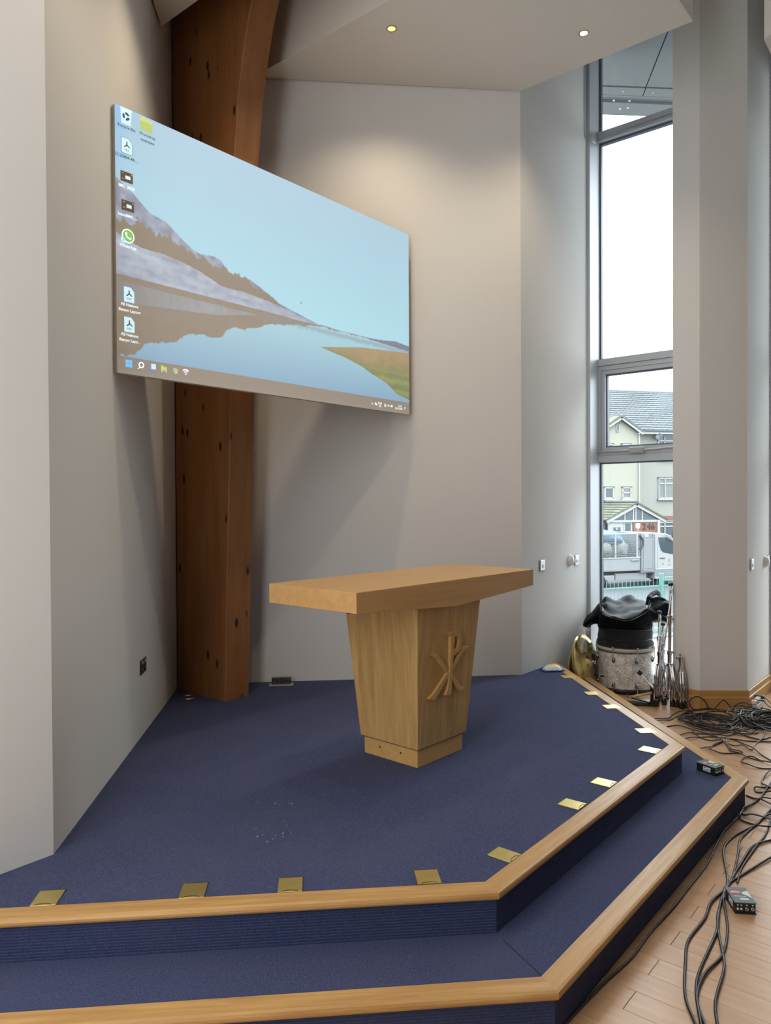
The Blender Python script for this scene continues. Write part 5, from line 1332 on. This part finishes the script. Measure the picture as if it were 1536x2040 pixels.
hb('gutter', (.20, -.62, 5.44), (7, -.48, 5.54), 'verge_grey'); hb('fascia', (.20, -.50, 5.34), (7, -.42, 5.47), 'upvc')
# cream gabled wing in front
dw = (WO - HO); Rh = Matrix.Rotation(-HA, 3, 'Z'); dl = Rh @ dw; wx, wy = dl.x, dl.y
def wl(x): return x + wx
gab = [(-1.55, GZ), (.77, GZ), (.77, 5.22), (-.30, 5.90), (-1.55, 5.12)]
MB().extr([(wl(x), z-GZ) for x, z in gab], (0, wy, 0), (1, 0, 0), (0, 0, 1), (0, 2.4, 0)).build('wing_wall', M['render_cream'], hs)
def board(name, a, b, w, mat, y0, y1):
    a, b = Vector((a[0], a[1])), Vector((b[0], b[1])); d = (b-a).normalized(); n = Vector((-d.y, d.x))
    if n.y < 0: n = -n
    pts = [a, b, b + n*w, a + n*w]
    return MB().extr([(wl(p.x), p.y-GZ) for p in pts], (0, y0, 0), (1, 0, 0), (0, 0, 1), (0, y1-y0, 0)).build(name, M[mat], hs)
board('bargeboard', (-.30, 5.86), (.90, 5.10), .13, 'upvc', wy - .22, wy - .16); board('bargeboard', (-.30, 5.86), (-1.7, 5.00), .13, 'upvc', wy - .22, wy - .16)
board('verge_slope', (-.30, 5.99), (.93, 5.22), .10, 'verge_grey', wy - .25, wy + 2.6); board('verge_slope', (-.30, 5.99), (-1.7, 5.12), .10, 'moss_tile', wy - .25, wy + 2.6)
MB().cyl((wl(.79), wy - .06, 0), (wl(.79), wy - .06, 5.15-GZ), .04, 8).build('downpipe', M['upvc'], hs)
def window(lo, hi, par_y, mul=(), tr=(), pane='dark_pane', sill=True, fw=.07):
    x0, z0_ = lo; x1, z1 = hi
    f_ = MB(); y0, y1 = par_y - .05, par_y + .02
    for a, b in (((x0, z0_), (x0+fw, z1)), ((x1-fw, z0_), (x1, z1)), ((x0, z0_), (x1, z0_+fw)), ((x0, z1-fw), (x1, z1))):
        f_.b2((a[0], y0, a[1]-GZ), (b[0], y1, b[1]-GZ))
    for x in mul: f_.b2((x-.035, y0, z0_-GZ), (x+.035, y1, z1-GZ))
    for z in tr: f_.b2((x0, y0, z-.035-GZ), (x1, y1, z+.035-GZ))
    o = f_.build('window', M['upvc'], hs)
    xs = [x0+fw] + list(mul) + [x1-fw]; zz = [z0_+fw] + list(tr) + [z1-fw]
    for i in range(len(xs)-1):
        for j in range(len(zz)-1):
            MB().b2((xs[i], par_y - .012, zz[j]-GZ), (xs[i+1], par_y - .004, zz[j+1]-GZ)).build('pane', M[pane], o)
    if sill: MB().b2((x0-.06, par_y-.12, z0_-.09-GZ), (x1+.06, par_y, z0_-GZ)).build('sill', M['upvc'], o)
    MB().b2((x0-.04, par_y-.06, z1-GZ), (x1+.04, par_y, z1+.04-GZ)).build('head_drip', M['verge_grey'], o)
window((wl(-.50), 5.24), (wl(-.34), 5.66), wy, sill=False, fw=.035)
window((wl(-1.19), 4.02), (wl(-.66), 4.63), wy); window((wl(-.20), 4.02), (wl(.33), 4.63), wy)
window((wl(-1.19), 1.84), (wl(-.65), 2.43), wy); window((wl(-.18), 1.84), (wl(.35), 2.43), wy, tr=(2.14,), pane='blind_pane')
window((1.38, 4.0), (3.0, 5.31), 0, mul=(1.80, 2.45), tr=(4.98,)); window((1.40, 1.84), (3.0, 2.97), 0, mul=(1.82, 2.45), tr=(2.66,), pane='blind_pane'); window((1.40, -.5), (3.0, .58), 0, mul=(1.80, 2.45), tr=(.33,))
hb('brick_band', (1.70, -.03, .70), (4, 0, .90), 'brick_red')
t = thing('satellite_dish', 'small white satellite dish under the eaves of the house', 'dish', HO + Matrix.Rotation(HA, 3, 'Z') @ Vector((1.26, -.25, 5.20)), HA)
MB().lathe([(.0, 0), (.10, .012), (.19, .045)], 20, M=Matrix.Rotation(math.pi/2 + .5, 3, 'X')).build('reflector', M['upvc'], t, solid=.01); MB().cyl((0, .0, 0), (0, .24, -.06), .02, 8).build('bracket', M['upvc'], t); MB().cyl((0, -.02, -.10), (0, -.22, -.02), .012, 6).build('feed_arm', M['verge_grey'], t)

# entrance porch with the number panel
ph = thing('entrance_porch', 'gabled white entrance porch with brick number panel in front of the house', 'porch', (PO.x, PO.y, GZ), HA)
def pbx(name, lo, hi, mat, par=None): return MB().b2((lo[0], lo[1], lo[2]-GZ), (hi[0], hi[1], hi[2]-GZ)).build(name, M[mat], par or ph)
def pslope(name, a, b, w, mat, y0, y1):
    a, b = Vector(a), Vector(b); d = (b-a).normalized(); n = Vector((-d.y, d.x)); n = n if n.y > 0 else -n
    return MB().extr([(p.x, p.y-GZ) for p in (a, b, b+n*w, a+n*w)], (0, y0, 0), (1, 0, 0), (0, 0, 1), (0, y1-y0, 0)).build(name, M[mat], ph)
pslope('bargeboard', (.04, 1.44), (1.56, .68), .15, 'upvc', -.12, -.04); pslope('bargeboard', (.04, 1.44), (-1.50, .68), .15, 'upvc', -.12, -.04)
pslope('roof_slope', (.04, 1.60), (1.62, .80), .07, 'moss_tile', -.16, 2.78)
for k in range(7):
    a = Vector((.04, 1.60)).lerp(Vector((-1.62, .80)), k/7); b = Vector((.04, 1.60)).lerp(Vector((-1.62, .80)), (k+1.1)/7)
    pslope('tile_course', (a.x, a.y - .02), (b.x, b.y + .03), .055, 'moss_tile', -.16, 2.78)
MB().cyl((.04, -.16, 1.68-GZ), (.04, 2.78, 1.68-GZ), .06, 8).build('ridge_tile', M['verge_grey'], ph)
pbx('beam', (-1.35, -.08, .72), (1.35, .0, .82), 'upvc')
MB().extr([(-1.2, .82-GZ), (1.25, .82-GZ), (.04, 1.44-GZ)], (0, -.02, 0), (1, 0, 0), (0, 0, 1), (0, .02, 0)).build('gable_glass', M['dark_pane'], ph)
for x, z1 in ((-.56, 1.13), (-.11, 1.36), (.02, 1.42), (.36, 1.27)):
    pbx('mullion', (x - .03, -.05, .80), (x + .03, .0, z1), 'upvc')
pbx('corner_post', (1.15, -.10, GZ), (1.28, .0, .82), 'upvc')
pbx('side_wall', (-1.40, -.02, GZ), (-.62, .06, .73), 'upvc')
pbx('notice_board', (-1.14, -.06, .20), (-.80, -.02, .49), 'dark_pane'); pbx('notice', (-1.03, -.07, .37), (-.95, -.06, .48), 'upvc')
dr = pbx('door', (-.60, -.01, GZ), (-.14, .03, .73), 'upvc'); pbx('door_pane', (-.53, -.02, -.6), (-.24, -.01, .66), 'dark_pane', dr)
sg = pbx('number_panel', (-.11, -.05, GZ), (1.19, .02, .73), 'brick_red')
for ch, x in (('2', .45), ('4', .70), ('6', .92)):
    vs, fs = text_mesh(ch, .42)
    o = MB().add([(v_[0] + x, 0, v_[1] + .50 - GZ) for v_ in vs], fs).build('digit', M['truck_dark'], sg, solid=.03); o.location = (0, -.07, 0)
pbx('side_window', (-2.4, .5, -.6), (-1.55, .56, .66), 'blind_pane'); pbx('side_frame', (-1.95, .44, -.7), (-1.88, .52, .70), 'upvc'); pbx('side_frame', (-2.4, .44, .34), (-1.55, .52, .41), 'upvc')
pbx('back_wall', (-1.4, .3, GZ), (1.25, .4, .72), 'verge_grey')

# ---------------------------------------------------------------- eaves canopy just outside the window head
cv = thing('eaves_canopy', 'pale grey panelled eaves canopy seen through the top of the window', 'canopy', (2.1, 7.55, 6.0))
ext('canopy_grey', (.66, .70, .72), .5); ext('canopy_blue', (.50, .56, .62), .45)
def cp(name, pts, z, h, mat): MB().extr(pts, (0, 0, z), (1, 0, 0), (0, 1, 0), (0, 0, h)).build(name, M[mat], cv)
cp('panel', [(-1.5, -1.2), (.445, -1.2), (.632, .238), (-1.5, .086)], 0, .05, 'canopy_grey')
cp('panel', [(.457, -1.2), (2.4, -1.2), (2.4, .364), (.644, .239)], 0, .05, 'canopy_grey')
cp('edge_trim', [(-1.5, .098), (.634, .250), (.652, .398), (-1.5, .212)], -.01, .05, 'canopy_grey')
cp('edge_trim', [(.646, .251), (2.4, .376), (2.4, .550), (.664, .399)], -.01, .05, 'canopy_grey')
cp('edge_bead', [(-1.5, .226), (2.4, .566), (2.4, .600), (-1.5, .262)], -.005, .05, 'canopy_grey')
cp('fascia', [(-1.5, .266), (2.4, .604), (2.4, .705), (-1.5, .372)], .03, .05, 'canopy_blue')
cp('gutter', [(-1.5, .380), (2.4, .712), (2.4, .930), (-1.5, .640)], .0, .10, 'canopy_grey')
cp('gutter_lip', [(-1.5, .640), (2.4, .930), (2.4, .965), (-1.5, .675)], .01, .20, 'canopy_blue')
MB().extr([(-2.0, -.58), (.6, -.58), (1.5, -1.2), (5.0, -1.2), (5.0, .80), (-2.0, .90)], (0, 0, .2), (1, 0, 0), (0, 1, 0), (0, 0, .08)).build('roof_deck_sky_shade', M['aluminium_dark'], cv)  # deck extended to the right, out of view, to hold back sky light
for x, y in ((.42, .31), (.74, .34), (.38, .49), (.55, .50), (.50, .66), (.58, .64)):
    MB().lathe([(0, -.014), (.010, -.012), (.012, 0)], 10, c=(x, y, 0)).build('rivet', M['steel'], cv)
